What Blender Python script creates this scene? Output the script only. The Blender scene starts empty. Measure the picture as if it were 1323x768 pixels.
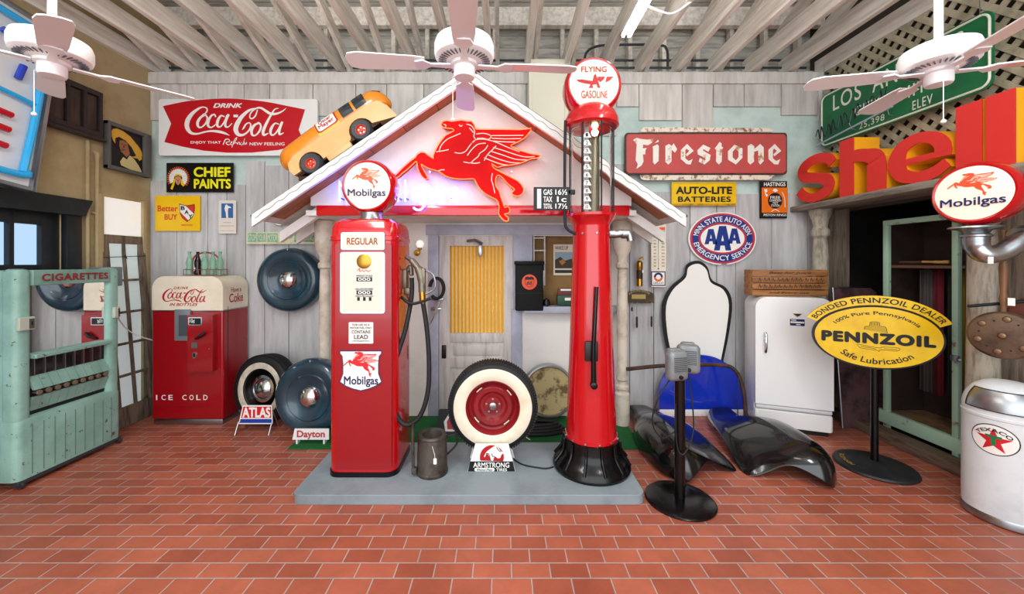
import bpy, bmesh, math, random
from mathutils import Vector, Matrix
from mathutils.geometry import tessellate_polygon

scene = bpy.context.scene
COL = scene.collection
R = math.radians
random.seed(7)

# ------------------------------------------------------------------ camera, sky, lights, exposure
cam_data = bpy.data.cameras.new('camera')
cam = bpy.data.objects.new('camera', cam_data); COL.objects.link(cam)
cam.location = (0, 0, 1.7); cam.rotation_euler = (R(90), 0, 0)
cam_data.sensor_fit = 'HORIZONTAL'; cam_data.sensor_width = 36
cam_data.lens = 500 / 1323 * 36
cam_data.shift_x = 11.5 / 1323; cam_data.shift_y = -44 / 1323
cam_data.clip_start = .05
scene.camera = cam

world = bpy.data.worlds.new('sky'); scene.world = world; world.use_nodes = True
_bg = world.node_tree.nodes['Background']
_bg.inputs['Color'].default_value = (.86, .93, 1, 1); _bg.inputs['Strength'].default_value = 1.15

def area(name, loc, rot, sx, sy, energy, col=(1, 1, 1)):
    d = bpy.data.lights.new(name, 'AREA'); d.shape = 'RECTANGLE'; d.size = sx; d.size_y = sy
    d.energy = energy; d.color = col
    o = bpy.data.objects.new(name, d); COL.objects.link(o); o.location = loc; o.rotation_euler = rot
    return o
area('daylight_opening', (0, -2.2, 2.3), (R(84), 0, 0), 7.0, 3.6, 150, (.93, .97, 1))
for _x in (-1.6, 1.7):
    area('ceiling_fill', (_x, .9, 3.7), (R(14), 0, 0), .35, 1.4, 40, (1, .98, .95))  # added fill lamp shining down, no fitting stands here
    area('joist_fill', (_x, 1.5, 3.6), (R(180), 0, 0), .5, 1.8, 55, (1, .98, .95))  # added fill lamp turned upwards to brighten the joists

scene.view_settings.view_transform = 'Standard'
scene.view_settings.look = 'None'
scene.view_settings.exposure = 0.2
scene.view_settings.gamma = 1.0
scene.view_settings.use_curve_mapping = False

# ------------------------------------------------------------------ materials
def lin(h):
    h = h.lstrip('#'); o = []
    for i in (0, 2, 4):
        c = int(h[i:i+2], 16) / 255
        o.append(c / 12.92 if c <= .04045 else ((c + .055) / 1.055) ** 2.4)
    return (*o, 1)
_mats = {}
def mat(name, col, rough=.5, metal=0, col2=None, scale=6, lo=.45, hi=.65, bump=0, bscale=40, emit=0, coat=0, trans=0, ior=1.45, island=0, stretch=None, detail=6, spec=.5):
    if name in _mats: return _mats[name]
    m = bpy.data.materials.new(name); m.use_nodes = True; _mats[name] = m
    nt = m.node_tree; N = nt.nodes; L = nt.links; b = N['Principled BSDF']
    b.inputs['Roughness'].default_value = rough; b.inputs['Specular IOR Level'].default_value = spec; b.inputs['Metallic'].default_value = metal
    b.inputs['Coat Weight'].default_value = coat; b.inputs['Coat Roughness'].default_value = .06
    b.inputs['Transmission Weight'].default_value = trans; b.inputs['IOR'].default_value = ior
    tc = N.new('ShaderNodeTexCoord'); vec = tc.outputs['Object']
    if stretch:
        mp = N.new('ShaderNodeMapping'); mp.inputs['Scale'].default_value = stretch
        L.new(vec, mp.inputs['Vector']); vec = mp.outputs['Vector']
    rgb = N.new('ShaderNodeRGB'); rgb.outputs[0].default_value = lin(col); c = rgb.outputs[0]
    if col2:
        nz = N.new('ShaderNodeTexNoise'); nz.inputs['Scale'].default_value = scale; nz.inputs['Detail'].default_value = detail
        nz.inputs['Roughness'].default_value = .65
        L.new(vec, nz.inputs['Vector'])
        mr = N.new('ShaderNodeMapRange'); mr.inputs['From Min'].default_value = lo; mr.inputs['From Max'].default_value = hi
        L.new(nz.outputs['Fac'], mr.inputs['Value'])
        mx = N.new('ShaderNodeMix'); mx.data_type = 'RGBA'
        L.new(mr.outputs['Result'], mx.inputs['Factor']); L.new(c, mx.inputs['A']); mx.inputs['B'].default_value = lin(col2)
        c = mx.outputs['Result']
    if island:
        g = N.new('ShaderNodeNewGeometry'); mr = N.new('ShaderNodeMapRange')
        mr.inputs['To Min'].default_value = 1 - island; mr.inputs['To Max'].default_value = 1 + island
        L.new(g.outputs['Random Per Island'], mr.inputs['Value'])
        hs = N.new('ShaderNodeHueSaturation'); L.new(mr.outputs['Result'], hs.inputs['Value']); L.new(c, hs.inputs['Color']); c = hs.outputs['Color']
    L.new(c, b.inputs['Base Color'])
    if emit:
        L.new(c, b.inputs['Emission Color']); b.inputs['Emission Strength'].default_value = emit
    if bump:
        nb = N.new('ShaderNodeTexNoise'); nb.inputs['Scale'].default_value = bscale; nb.inputs['Detail'].default_value = 5
        L.new(vec, nb.inputs['Vector']); bp = N.new('ShaderNodeBump'); bp.inputs['Strength'].default_value = bump; bp.inputs['Distance'].default_value = .01
        L.new(nb.outputs['Fac'], bp.inputs['Height']); L.new(bp.outputs['Normal'], b.inputs['Normal'])
    return m

M_red = mat('gloss_red_enamel', '#c00a16', .16, coat=.6)
M_reddoor = mat('deep_red_enamel', '#970a15', .25, coat=.4)
M_white = mat('white_enamel', '#eeeeec', .3)
M_wpaint = mat('white_paint', '#e6e2da', .6, col2='#cfc8bb', scale=3)
M_cream = mat('cream_enamel', '#eee4cf', .3, col2='#e3d7bd', scale=4)
M_black = mat('black_enamel', '#060607', .25, coat=.15, spec=.35)
M_mblack = mat('matt_black', '#101012', .55)
M_ink = mat('black_lettering', '#0c0d10', .5)
M_navy = mat('navy_lettering', '#16245e', .45)
M_redink = mat('red_lettering', '#b5141c', .45)
M_whiteink = mat('white_lettering', '#f2f0ea', .45)
M_yellow = mat('yellow_enamel', '#eec30c', .35, col2='#dfb108', scale=5)
M_chrome = mat('chrome', '#d8dade', .12, 1)
M_steel = mat('brushed_steel', '#a4a7aa', .32, 1)
M_alu = mat('cast_aluminium', '#c3c6c8', .3, 1, col2='#8e9296', scale=5)
M_brass = mat('brass', '#b98d3a', .28, 1)
M_rubber = mat('tyre_rubber', '#17181a', .6, bump=.15, bscale=80)
M_glass = mat('clear_glass', '#ffffff', 0, trans=1, ior=1.08)
M_pane = mat('window_glass', '#eaf3f5', .02, trans=1, ior=1.05)

# ------------------------------------------------------------------ mesh helpers
F_, CX_, CY_, CH_ = 500.0, 650.0, 340.0, 1.7
def P(px, py, Y): return Vector(((px - CX_) * Y / F_, Y, CH_ - (py - CY_) * Y / F_))
def WX(px, Y): return (px - CX_) * Y / F_
def WZ(py, Y): return CH_ - (py - CY_) * Y / F_

def T(x=0, y=0, z=0): return Matrix.Translation((x, y, z))
def RX(a): return Matrix.Rotation(R(a), 4, 'X')
def RY(a): return Matrix.Rotation(R(a), 4, 'Y')
def RZ(a): return Matrix.Rotation(R(a), 4, 'Z')
FACE = RX(90)            # turns a lathe about z so that its +z looks towards local -y

def catmull(pts, n=6, closed=False):
    pts = [tuple(p) for p in pts]; out = []; N = len(pts); k = len(pts[0])
    for i in range(N if closed else N - 1):
        g = (lambda j: pts[j % N]) if closed else (lambda j: pts[min(max(j, 0), N - 1)])
        p0, p1, p2, p3 = g(i-1), g(i), g(i+1), g(i+2)
        for s in range(n):
            t = s / n
            out.append(tuple(.5 * (2*p1[q] + (p2[q]-p0[q])*t + (2*p0[q]-5*p1[q]+4*p2[q]-p3[q])*t*t + (3*p1[q]-p0[q]-3*p2[q]+p3[q])*t**3) for q in range(k)))
    if not closed: out.append(pts[-1])
    return out

class MB:
    def __init__(s): s.v = []; s.f = []
    def add(s, vs, fs, M=None):
        o = len(s.v)
        s.v += [(M @ Vector(v)) if M is not None else Vector(v) for v in vs]
        s.f += [[i + o for i in f] for f in fs]
        return s
    def box(s, c, d, bev=0, M=None, seg=2):
        bm = bmesh.new(); bmesh.ops.create_cube(bm, size=1)
        for v in bm.verts: v.co = Vector((v.co.x * d[0], v.co.y * d[1], v.co.z * d[2]))
        if bev: bmesh.ops.bevel(bm, geom=bm.edges[:], offset=bev, segments=seg, profile=.5, affect='EDGES')
        bm.verts.index_update()
        mm = Matrix.Translation(c) if M is None else M @ Matrix.Translation(c)
        s.add([v.co.copy() for v in bm.verts], [[v.index for v in f.verts] for f in bm.faces], mm)
        bm.free(); return s
    def lathe(s, prof, n=32, M=None, closed=False, caps=True):
        vs = []; fs = []; rings = []
        for r, z in prof:
            if abs(r) < 1e-6: vs.append((0, 0, z)); rings.append([len(vs) - 1])
            else:
                rings.append(list(range(len(vs), len(vs) + n)))
                vs += [(r * math.cos(2*math.pi*i/n), r * math.sin(2*math.pi*i/n), z) for i in range(n)]
        pr = list(zip(rings, rings[1:])) + ([(rings[-1], rings[0])] if closed else [])
        for a, b in pr:
            for i in range(n):
                j = (i + 1) % n
                if len(a) == 1 and len(b) == 1: continue
                if len(a) == 1: fs.append([a[0], b[j], b[i]][::-1] if False else [a[0], b[i], b[j]])
                elif len(b) == 1: fs.append([a[i], b[0], a[j]][::-1])
                else: fs.append([a[i], a[j], b[j], b[i]])
        if not closed and caps:
            for k in (0, -1):
                if len(rings[k]) > 1: fs.append(rings[k][:] if k else rings[k][::-1])
        return s.add(vs, fs, M)
    def cyl(s, p0, p1, r, r1=None, n=16):
        p0 = Vector(p0); p1 = Vector(p1); d = p1 - p0
        q = d.to_track_quat('Z', 'Y').to_matrix().to_4x4()
        return s.lathe([(r, 0), (r if r1 is None else r1, d.length)], n, Matrix.Translation(p0) @ q)
    def tube(s, pts, r, n=8, closed=False, M=None):
        pts = [Vector(p) for p in pts]; N = len(pts); vs = []; fs = []
        up = None
        for i, p in enumerate(pts):
            a = pts[(i-1) % N] if (closed or i > 0) else p
            b = pts[(i+1) % N] if (closed or i < N-1) else p
            t = (b - a)
            if t.length < 1e-9: t = Vector((0, 0, 1))
            t.normalize()
            if up is None:
                up = Vector((0, 1, 0)) if abs(t.y) < .9 else Vector((1, 0, 0))
            up = (up - t * up.dot(t))
            if up.length < 1e-6: up = t.orthogonal()
            up.normalize(); w = t.cross(up)
            rr = r[i] if isinstance(r, (list, tuple)) else r
            vs += [p + (up * math.cos(2*math.pi*k/n) + w * math.sin(2*math.pi*k/n)) * rr for k in range(n)]
        for i in range(N if closed else N - 1):
            j = (i + 1) % N
            for k in range(n):
                l = (k + 1) % n
                fs.append([i*n+k, i*n+l, j*n+l, j*n+k])
        if not closed: fs.append(list(range(n))[::-1]); fs.append([(N-1)*n+k for k in range(n)])
        return s.add(vs, fs, M)
    def prism(s, poly, y0, y1, M=None):
        """polygon in x,z extruded from y0 (front) to y1"""
        n = len(poly)
        if sum(poly[i][0]*poly[(i+1) % n][1] - poly[(i+1) % n][0]*poly[i][1] for i in range(n)) < 0: poly = poly[::-1]
        tri = tessellate_polygon([[Vector((a, b, 0)) for a, b in poly]])
        vs = [(a, y0, b) for a, b in poly] + [(a, y1, b) for a, b in poly]; fs = []
        for t in tri:
            fs.append(list(t)); fs.append([i + n for i in t][::-1])
        for i in range(n):
            j = (i + 1) % n; fs.append([i, i + n, j + n, j])
        return s.add(vs, fs, M)
    def ribbon(s, pts, y0=0, y1=None, sm=5, M=None, closed=False):
        """stroke of (x, z, width)"""
        p = catmull(pts, sm, closed) if sm else pts
        vs = []; fs = []; N = len(p); lo = []; hi = []
        for i in range(N):
            a = p[(i-1) % N] if (closed or i) else p[i]; b = p[(i+1) % N] if (closed or i < N-1) else p[i]
            d = Vector((b[0]-a[0], b[1]-a[1])); d = d.normalized() if d.length > 1e-9 else Vector((1, 0))
            w = max(p[i][2], 1e-4) / 2
            lo.append((p[i][0] - d.y * w, p[i][1] + d.x * w)); hi.append((p[i][0] + d.y * w, p[i][1] - d.x * w))
        rng = range(N if closed else N - 1)
        if y1 is None:
            vs = [(x, y0, z) for x, z in lo] + [(x, y0, z) for x, z in hi]
            for i in rng:
                j = (i+1) % N; fs.append([i, i + N, j + N, j])
        else:
            vs = [(x, y0, z) for x, z in lo] + [(x, y0, z) for x, z in hi] + [(x, y1, z) for x, z in lo] + [(x, y1, z) for x, z in hi]
            for i in rng:
                j = (i+1) % N
                fs += [[i, i+N, j+N, j], [i+2*N, j+2*N, j+3*N, i+3*N], [i, j, j+2*N, i+2*N], [i+N, i+3*N, j+3*N, j+N]]
            if not closed: fs += [[0, 2*N, 3*N, N], [N-1, 2*N-1, 4*N-1, 3*N-1]]
        return s.add(vs, fs, M)
    def warp(s, fn):
        s.v = [Vector(fn(v)) for v in s.v]; return s
    def build(s, name, m, parent=None, smooth=35, recalc=True):
        me = bpy.data.meshes.new(name); me.from_pydata([tuple(v) for v in s.v], [], s.f)
        if recalc:
            bm = bmesh.new(); bm.from_mesh(me); bmesh.ops.recalc_face_normals(bm, faces=bm.faces); bm.to_mesh(me); bm.free()
        if smooth:
            me.polygons.foreach_set('use_smooth', [True] * len(me.polygons)); me.set_sharp_from_angle(angle=R(smooth))
        me.materials.append(m)
        o = bpy.data.objects.new(name, me); COL.objects.link(o)
        if parent is not None: o.parent = parent
        return o

def tag(o, label, cat, group=None, kind=None):
    o['label'] = label; o['category'] = cat
    if group: o['group'] = group
    if kind: o['kind'] = kind
    return o
def struct(o): o['kind'] = 'structure'; return o
def thing(name, label, cat, loc=(0, 0, 0), rot=(0, 0, 0), group=None):
    o = bpy.data.objects.new(name, None); COL.objects.link(o); o.empty_display_size = .1
    o.location = loc; o.rotation_euler = tuple(R(a) for a in rot)
    return tag(o, label, cat, group)

def rrect(x0, z0, x1, z1, r=0, n=5):
    if r <= 0: return [(x0, z0), (x1, z0), (x1, z1), (x0, z1)]
    out = []
    for cx, cz, a in ((x1-r, z0+r, -90), (x1-r, z1-r, 0), (x0+r, z1-r, 90), (x0+r, z0+r, 180)):
        for i in range(n + 1):
            t = R(a + 90 * i / n); out.append((cx + r * math.cos(t), cz + r * math.sin(t)))
    return out
def ellipse(cx, cz, a, b=None, n=48, a0=0, a1=360):
    b = a if b is None else b
    full = abs(a1 - a0) >= 360
    return [(cx + a * math.cos(R(a0 + (a1-a0)*i/(n if full else n-1))), cz + b * math.sin(R(a0 + (a1-a0)*i/(n if full else n-1)))) for i in range(n)]

_tc = {}
def text_geo(s, bold=0., shear=0., space=1.):
    k = (s, bold, shear, space)
    if k not in _tc:
        cu = bpy.data.curves.new('t', 'FONT'); cu.body = s; cu.size = 1; cu.shear = shear
        cu.resolution_u = 4; cu.space_character = space; cu.fill_mode = 'FRONT'
        ob = bpy.data.objects.new('t', cu); COL.objects.link(ob)
        dg = bpy.context.evaluated_depsgraph_get(); me = bpy.data.meshes.new_from_object(ob.evaluated_get(dg))
        vs = [(v.co.x, v.co.y, 0) for v in me.vertices]; fs = [list(p.vertices) for p in me.polygons]
        bpy.data.objects.remove(ob); bpy.data.curves.remove(cu); bpy.data.meshes.remove(me)
        if bold > 0:      # heavier weight: the same outlines laid over each other, shifted a little
            n = len(vs); b = bold * .8; dirs = [(0, 0)] + [(b*math.cos(R(a)), b*math.sin(R(a))) for a in ((45, 135, 225, 315) if b < .025 else range(0, 360, 45))]
            fs = [[i + n*q for i in f] for q in range(len(dirs)) for f in fs]; vs = [(x + dx, y + dy, q) for q, (dx, dy) in enumerate(dirs) for x, y, _ in vs]
        x0 = min(v[0] for v in vs); x1 = max(v[0] for v in vs); y0 = min(v[1] for v in vs); y1 = max(v[1] for v in vs)
        _tc[k] = ([((x-x0)/(x1-x0), (y-y0)/(y1-y0), q * .00015) for x, y, q in vs], fs)
    return _tc[k]
def text_mb(s, x0, z0, x1, z1, y=-.002, bold=.02, shear=0., space=1., mb=None):
    vs, fs = text_geo(s, bold, shear, space); mb = mb or MB()
    return mb.add([(x0 + u*(x1-x0), y - q, z0 + w*(z1-z0)) for u, w, q in vs], fs)
def arc_mb(s, cx, cz, a, b, a0, a1, h, y=-.002, bold=.02, space=1., mb=None):
    vs, fs = text_geo(s, bold, 0, space); mb = mb or MB()
    out = []
    for u, w, q in vs:
        t = R(a0 + (a1-a0)*u); out.append((cx + (a + h*w)*math.cos(t), y - q, cz + (b + h*w)*math.sin(t)))
    return mb.add(out, fs)
def wrap(mb, rad, cy=0.):
    """bend flat front-facing artwork round a vertical cylinder of radius rad centred on the origin"""
    return mb.warp(lambda v: ((rad - v.y) * math.sin(v.x / rad), -(rad - v.y) * math.cos(v.x / rad), v.z))

class Sign:
    """a flat sign measured in photo units; its front plane is local y = 0"""
    def __init__(s, name, label, cat, x0, y0, x1, y1, Y, m, depth=.02, r=0., poly=None, group=None, rot=(0, 0, 0), part='panel'):
        s.s = Y / F_; s.cx = (x0+x1)/2; s.cy = (y0+y1)/2
        s.root = thing(name, label, cat, P(s.cx, s.cy, Y), rot, group)
        w = (x1-x0)*s.s/2; h = (y1-y0)*s.s/2
        MB().prism([s.c(*p) for p in poly] if poly else rrect(-w, -h, w, h, r), 0, depth).build(part, m, s.root)
    def c(s, px, py): return ((px - s.cx)*s.s, (s.cy - py)*s.s)
    def text(s, t, x0, y0, x1, y1, m, name='lettering', y=-.003, **k):
        a = s.c(x0, y1); b = s.c(x1, y0)
        return text_mb(t, a[0], a[1], b[0], b[1], y, **k).build(name, m, s.root, 0, False)
    def poly(s, pts, m, name='emblem', y=-.002, d=.001):
        mb = MB()
        for i, p in enumerate(pts if isinstance(pts[0][0], (tuple, list)) else [pts]): mb.prism([s.c(*q) for q in p], y - (i % 4)*.0002, y + d)
        return mb.build(name, m, s.root, 0)
    def rect(s, x0, y0, x1, y1, m, name='stripe', y=-.0015, d=.001): return s.poly([(x0, y0), (x1, y0), (x1, y1), (x0, y1)], m, name, y, d)
    def strokes(s, st, m, name='script_lettering', y=-.003, sm=5):
        mb = MB()
        for i, p in enumerate(st): mb.ribbon([(*s.c(q[0], q[1]), q[2]*s.s) for q in p], y - i*.0003, sm=sm)
        return mb.build(name, m, s.root, 0)

# ------------------------------------------------------------------ artwork shared by several signs
PEG = [(350,95),(362,76),(388,70),(420,77),(455,71),(490,67),(525,76),(552,74),(570,95),(580,118),(586,129),(640,130),(720,130),(800,131),(880,133),(955,125),(940,158),(910,192),(868,217),(820,240),
 (840,258),(890,276),(950,294),(1016,305),(1000,325),(955,330),(900,355),(830,371),(760,379),(728,388),(690,362),(705,392),(735,410),(800,445),(860,475),(888,500),(906,530),(900,562),(870,582),(838,575),(826,558),(846,538),(822,518),(790,490),(768,462),(738,441),(722,452),(715,490),(722,520),(740,545),(750,580),(765,622),(780,660),(797,650),(813,670),(808,694),(786,700),(776,706),(800,726),(802,746),(780,749),(755,726),(738,700),(740,670),(738,632),(722,605),(690,590),(640,560),(604,522),(582,482),(566,465),(500,468),(430,462),(380,446),(335,416),(272,397),(232,377),(216,366),(226,395),(246,430),(260,464),(240,466),(215,441),(195,400),(189,372),(183,347),(160,367),(122,402),(84,432),(66,450),(46,458),(40,440),(62,418),(100,380),(140,345),(175,320),(187,300),(210,285),(236,286),(262,306),(298,328),(296,310),(310,275),(328,240),(350,205),(380,170),(415,152),(436,140),(426,128),(400,125),(372,121),(355,111)]
PEG_LINES = [[(440,285),(480,290),(515,275),(545,235),(580,200),(640,195),(720,215),(800,250),(880,280)],[(525,305),(560,260),(600,228),(650,222)],[(665,235),(645,265),(610,290),(600,310),(570,335),(545,355),(500,348)],[(545,355),(580,358),(612,352)],
 [(700,250),(760,268),(900,312),(980,312)],[(680,275),(760,300),(850,330),(930,335)],[(660,298),(740,330),(820,352),(880,356)],[(640,320),(700,345),(760,365),(800,370)],[(720,240),(700,262),(675,285),(655,310),(640,340)],
 [(690,170),(780,170),(905,168)],[(690,188),(780,192),(890,190)],[(700,206),(760,212),(850,214)],[(585,160),(640,155),(685,172),(670,195),(630,188),(590,190)],[(335,275),(350,235),(390,195),(440,172),(480,155)],[(520,92),(555,105),(575,140),(570,175),(580,200),(550,225)],[(540,118),(568,150)],
 [(695,425),(690,470),(700,505),(712,560)],[(315,280),(350,275),(400,265)],[(330,410),(350,402),(372,402)],[(470,95),(480,108),(492,100)],[(365,92),(380,100),(378,112)]]
def peg_poly(x, z, w):          # (x, z) of the centre of its box, w wide; returns polygon and lines
    k = w / 976.
    return ([(x + (a-528)*k, z - (b-408)*k) for a, b in PEG], [[(x + (a-528)*k, z - (b-408)*k) for a, b in l] for l in PEG_LINES], k)

COKE = [[(390,166,8),(407,142,11),(404,120,10),(375,112,10),(340,125,17),(295,160,27),(262,205,35),(250,250,36),(262,290,30),(290,315,20),(335,319,13),(390,305,12),(440,298,14),(500,303,20),(545,315,16),(582,332,3)],
 [(395,175,8),(360,190,18),(335,230,22),(340,263,18),(365,268,11),(400,235,15),(411,197,15),(395,175,8)],[(362,183,7),(385,165,8),(405,176,7)],
 [(475,190,12),(466,170,12),(440,180,15),(417,225,22),(417,258,18),(440,270,12),(470,252,8),(492,232,6)],
 [(545,188,8),(515,180,14),(490,222,22),(490,260,17),(514,263,11),(545,222,12),(562,175,10)],[(576,168,18),(552,225,20),(552,262,16),(575,265,9),(602,238,6)],
 [(614,181,20),(649,181,20)],
 [(800,132,8),(785,178,11),(758,202,11),(740,190,9),(750,155,10),(790,122,12),(830,120,16),(870,146,20),(910,166,20),(960,160,15),(1000,140,9),(1022,120,3)],
 [(790,122,10),(735,138,18),(680,185,29),(642,245,37),(632,290,36),(652,325,27),(692,327,16),(732,296,12),(748,257,12),(738,235,9),(712,244,11),(694,272,13),(682,288,5)],
 [(815,240,8),(780,250,18),(755,290,22),(760,328,17),(785,331,11),(815,300,15),(827,262,15),(815,240,8)],[(780,250,6),(808,232,8),(828,246,6)],
 [(964,122,5),(935,130,10),(905,175,15),(870,240,21),(845,300,23),(850,329,18),(885,316,7)],
 [(968,247,8),(935,240,12),(905,285,22),(905,324,16),(930,326,11),(965,282,12),(985,232,10)],[(994,226,18),(972,285,20),(972,324,16),(1005,312,6)]]

# ================================================================== THE SETTING
WY = 4.5           # back wall
LX, RXW = -4.1, 3.71

# ---- brick floor
def brick_mat():
    m = bpy.data.materials.new('brick_pavers'); m.use_nodes = True; nt = m.node_tree; N = nt.nodes; L = nt.links; b = N['Principled BSDF']
    tc = N.new('ShaderNodeTexCoord'); mp = N.new('ShaderNodeMapping'); mp.inputs['Location'].default_value = (.06, .045, 0)
    L.new(tc.outputs['Object'], mp.inputs['Vector'])
    br = N.new('ShaderNodeTexBrick'); br.offset = .5; br.inputs['Scale'].default_value = 1
    br.inputs['Brick Width'].default_value = .213; br.inputs['Row Height'].default_value = .1065
    br.inputs['Mortar Size'].default_value = .0042; br.inputs['Mortar Smooth'].default_value = .25; br.inputs['Bias'].default_value = 0
    br.inputs['Color1'].default_value = lin('#b4634a'); br.inputs['Color2'].default_value = lin('#9b4f39'); br.inputs['Mortar'].default_value = lin('#a89d98')
    L.new(mp.outputs['Vector'], br.inputs['Vector'])
    nz = N.new('ShaderNodeTexNoise'); nz.inputs['Scale'].default_value = 3.2; nz.inputs['Detail'].default_value = 8; nz.inputs['Roughness'].default_value = .7
    L.new(tc.outputs['Object'], nz.inputs['Vector'])
    mr = N.new('ShaderNodeMapRange'); mr.inputs['From Min'].default_value = .3; mr.inputs['From Max'].default_value = .7; mr.inputs['To Min'].default_value = .8; mr.inputs['To Max'].default_value = 1.15
    L.new(nz.outputs['Fac'], mr.inputs['Value'])
    hs = N.new('ShaderNodeHueSaturation'); L.new(mr.outputs['Result'], hs.inputs['Value']); L.new(br.outputs['Color'], hs.inputs['Color'])
    L.new(hs.outputs['Color'], b.inputs['Base Color']); b.inputs['Roughness'].default_value = .42
    bp = N.new('ShaderNodeBump'); bp.inputs['Strength'].default_value = .5; bp.inputs['Distance'].default_value = .004; bp.invert = True
    L.new(br.outputs['Fac'], bp.inputs['Height'])
    n2 = N.new('ShaderNodeTexNoise'); n2.inputs['Scale'].default_value = 60; L.new(tc.outputs['Object'], n2.inputs['Vector'])
    b2 = N.new('ShaderNodeBump'); b2.inputs['Strength'].default_value = .12; b2.inputs['Distance'].default_value = .003
    L.new(n2.outputs['Fac'], b2.inputs['Height']); L.new(bp.outputs['Normal'], b2.inputs['Normal']); L.new(b2.outputs['Normal'], b.inputs['Normal'])
    return m
struct(MB().box((0, 1.2, -.05), (10.6, 8.4, .1)).build('floor', brick_mat(), smooth=0))

# ---- back wall: mint plaster with weathered grey planks
M_mint = mat('mint_plaster', '#c6d8d2', .8, col2='#adc2bd', scale=2.2, bump=.1)
M_plank = mat('weathered_planks', '#c9c8c8', .8, col2='#a9a8a7', scale=2.4, lo=.40, hi=.72, island=.12, stretch=(5, 5, .6), bump=.12, bscale=7)
M_planku = mat('weathered_planks_upper', '#d3cfca', .8, col2='#b2aca5', scale=2.4, lo=.42, hi=.72, island=.12, stretch=(5, 5, .6), bump=.12, bscale=7)
struct(MB().box(((LX+RXW)/2, WY+.06, 1.95), (RXW-LX+.3, .08, 3.9)).build('wall_back', M_mint, smooth=0))
mb = MB(); x = LX + .0
while x < RXW:                                     # lower planks, floor to signs
    w = random.choice((.22, .28, .31, .36, .42)); w = min(w, RXW - x)
    top = 2.62 + random.uniform(-.04, .04) if x < -3.2 else (2.86 + random.uniform(-.03, .03) if x < 1.4 else 2.52 + random.uniform(-.03, .03))
    mb.box((x + w/2, WY + .005, top/2), (w - .008, .024, top), .002, seg=1); x += w
struct(mb.build('wall_back_planks', M_plank, smooth=0))
mb = MB(); x = LX
while x < RXW:                                     # short upper planks under the plate
    w = random.choice((.26, .3, .36, .43, .5)); w = min(w, RXW - x); bot = 3.42 + random.choice((0, .02, -.06, -.01, .1, -.24))
    mb.box((x + w/2, WY + .005, (bot + 3.8)/2), (w - .008, .024, 3.8 - bot), .002, seg=1); x += w
mb.box((-.2, WY - .01, 3.84), (7.8, .05, .13), .003)
struct(mb.build('wall_back_upper_planks', M_planku, smooth=0))

# ---- left wall with black panelled door and a white blind window
M_tan = mat('tan_wall_paint', '#b3a07a', .75, col2='#a08c66', scale=2.5, bump=.06)
dY0, dY1, dZ = 2.35, 3.6, 2.17
mb = MB()
mb.box((LX-.06, (dY1+WY+.4)/2, 3.2), (.12, WY+.4-dY1, 6.4)); mb.box((LX-.06, (-1.2+dY0)/2, 3.2), (.12, dY0+1.2, 6.4)); mb.box((LX-.06, (dY0+dY1)/2, (dZ+6.4)/2), (.12, dY1-dY0, 6.4-dZ))
struct(mb.build('wall_left', M_tan, smooth=0))
M_door = mat('black_door_paint', '#15191d', .45, col2='#20262a', scale=5)
mb = MB()
mb.box((LX+.02, dY1+.06, 1.08), (.06, .13, 2.16), .006); mb.box((LX+.02, dY0-.06, 1.08), (.06, .13, 2.16), .006)
mb.prism([(dY0-.16, 2.15), (dY1+.13, 2.15), (dY1+.2, 2.31), (dY0-.2, 2.31)], 0, .09, T(LX+.075, 0, 0) @ RZ(90) )
dd = mb.build('door_1', M_door); struct(dd)
mb = MB(); dw = dY1-dY0
for y, w in ((dY0+.06, .12), (dY1-.07, .14), (dY0+.52, .07), (dY0+.9, .035)): mb.box((LX-.05, y, 1.08), (.05, w, 2.15), .004)
for z, h in ((.3, .6), (2.1, .12), (1.02, .05), (1.66, .05), (1.36, .03)): mb.box((LX-.05, (dY0+dY1)/2, z), (.048, dw, h), .004)
o = mb.build('door_leaf', M_door, dd)
MB().box((LX-.05, (dY0+dY1)/2, 1.3), (.008, dw-.1, 1.5)).build('door_pane', mat('bluish_door_glass', '#b4cde2', .02, trans=1, ior=1.05), dd, 0)
mb = MB(); mb.box((LX+.005, 4.15, 1.2), (.02, .44, 2.36)); w2 = mb.build('window_1', mat('white_window_blind', '#f4f5f2', .7, emit=.3), smooth=0); struct(w2)  # the blind's own glow stands in for daylight behind it
mb = MB()
for y in (3.91, 4.39): mb.box((LX+.02, y, 1.2), (.05, .05, 2.4), .004)
mb.box((LX+.02, 4.15, .06), (.05, .5, .12), .004)
mb.build('window_frame', M_tan, w2)
for y, z0, z1 in ((3.79, 0, 2.90), (3.88, 0, 2.74)):
    mb = MB().tube([(LX+.03, y, z0), (LX+.03, y, z1)], .016, 10)
    for z in (1.0, 2.2): mb.box((LX+.015, y, z), (.03, .07, .02), .003)
    if z1 < 2.8: mb.tube(catmull([(LX+.03, y, z1), (LX+.03, y, z1+.05), (LX+.01, y, z1+.07)]), .02, 10)
    tag(mb.build('conduit_pipe', M_tan), 'taller tan conduit pipe running up the tan wall beside the black door' if z1 > 2.8 else 'shorter tan conduit pipe with a bent top, below the framed portrait', 'pipe', 'conduits on the tan wall')
struct(MB().box((LX-.01, 4.0, .07), (.05, .5, .14), .005).build('baseboard_left', M_tan))

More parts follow.
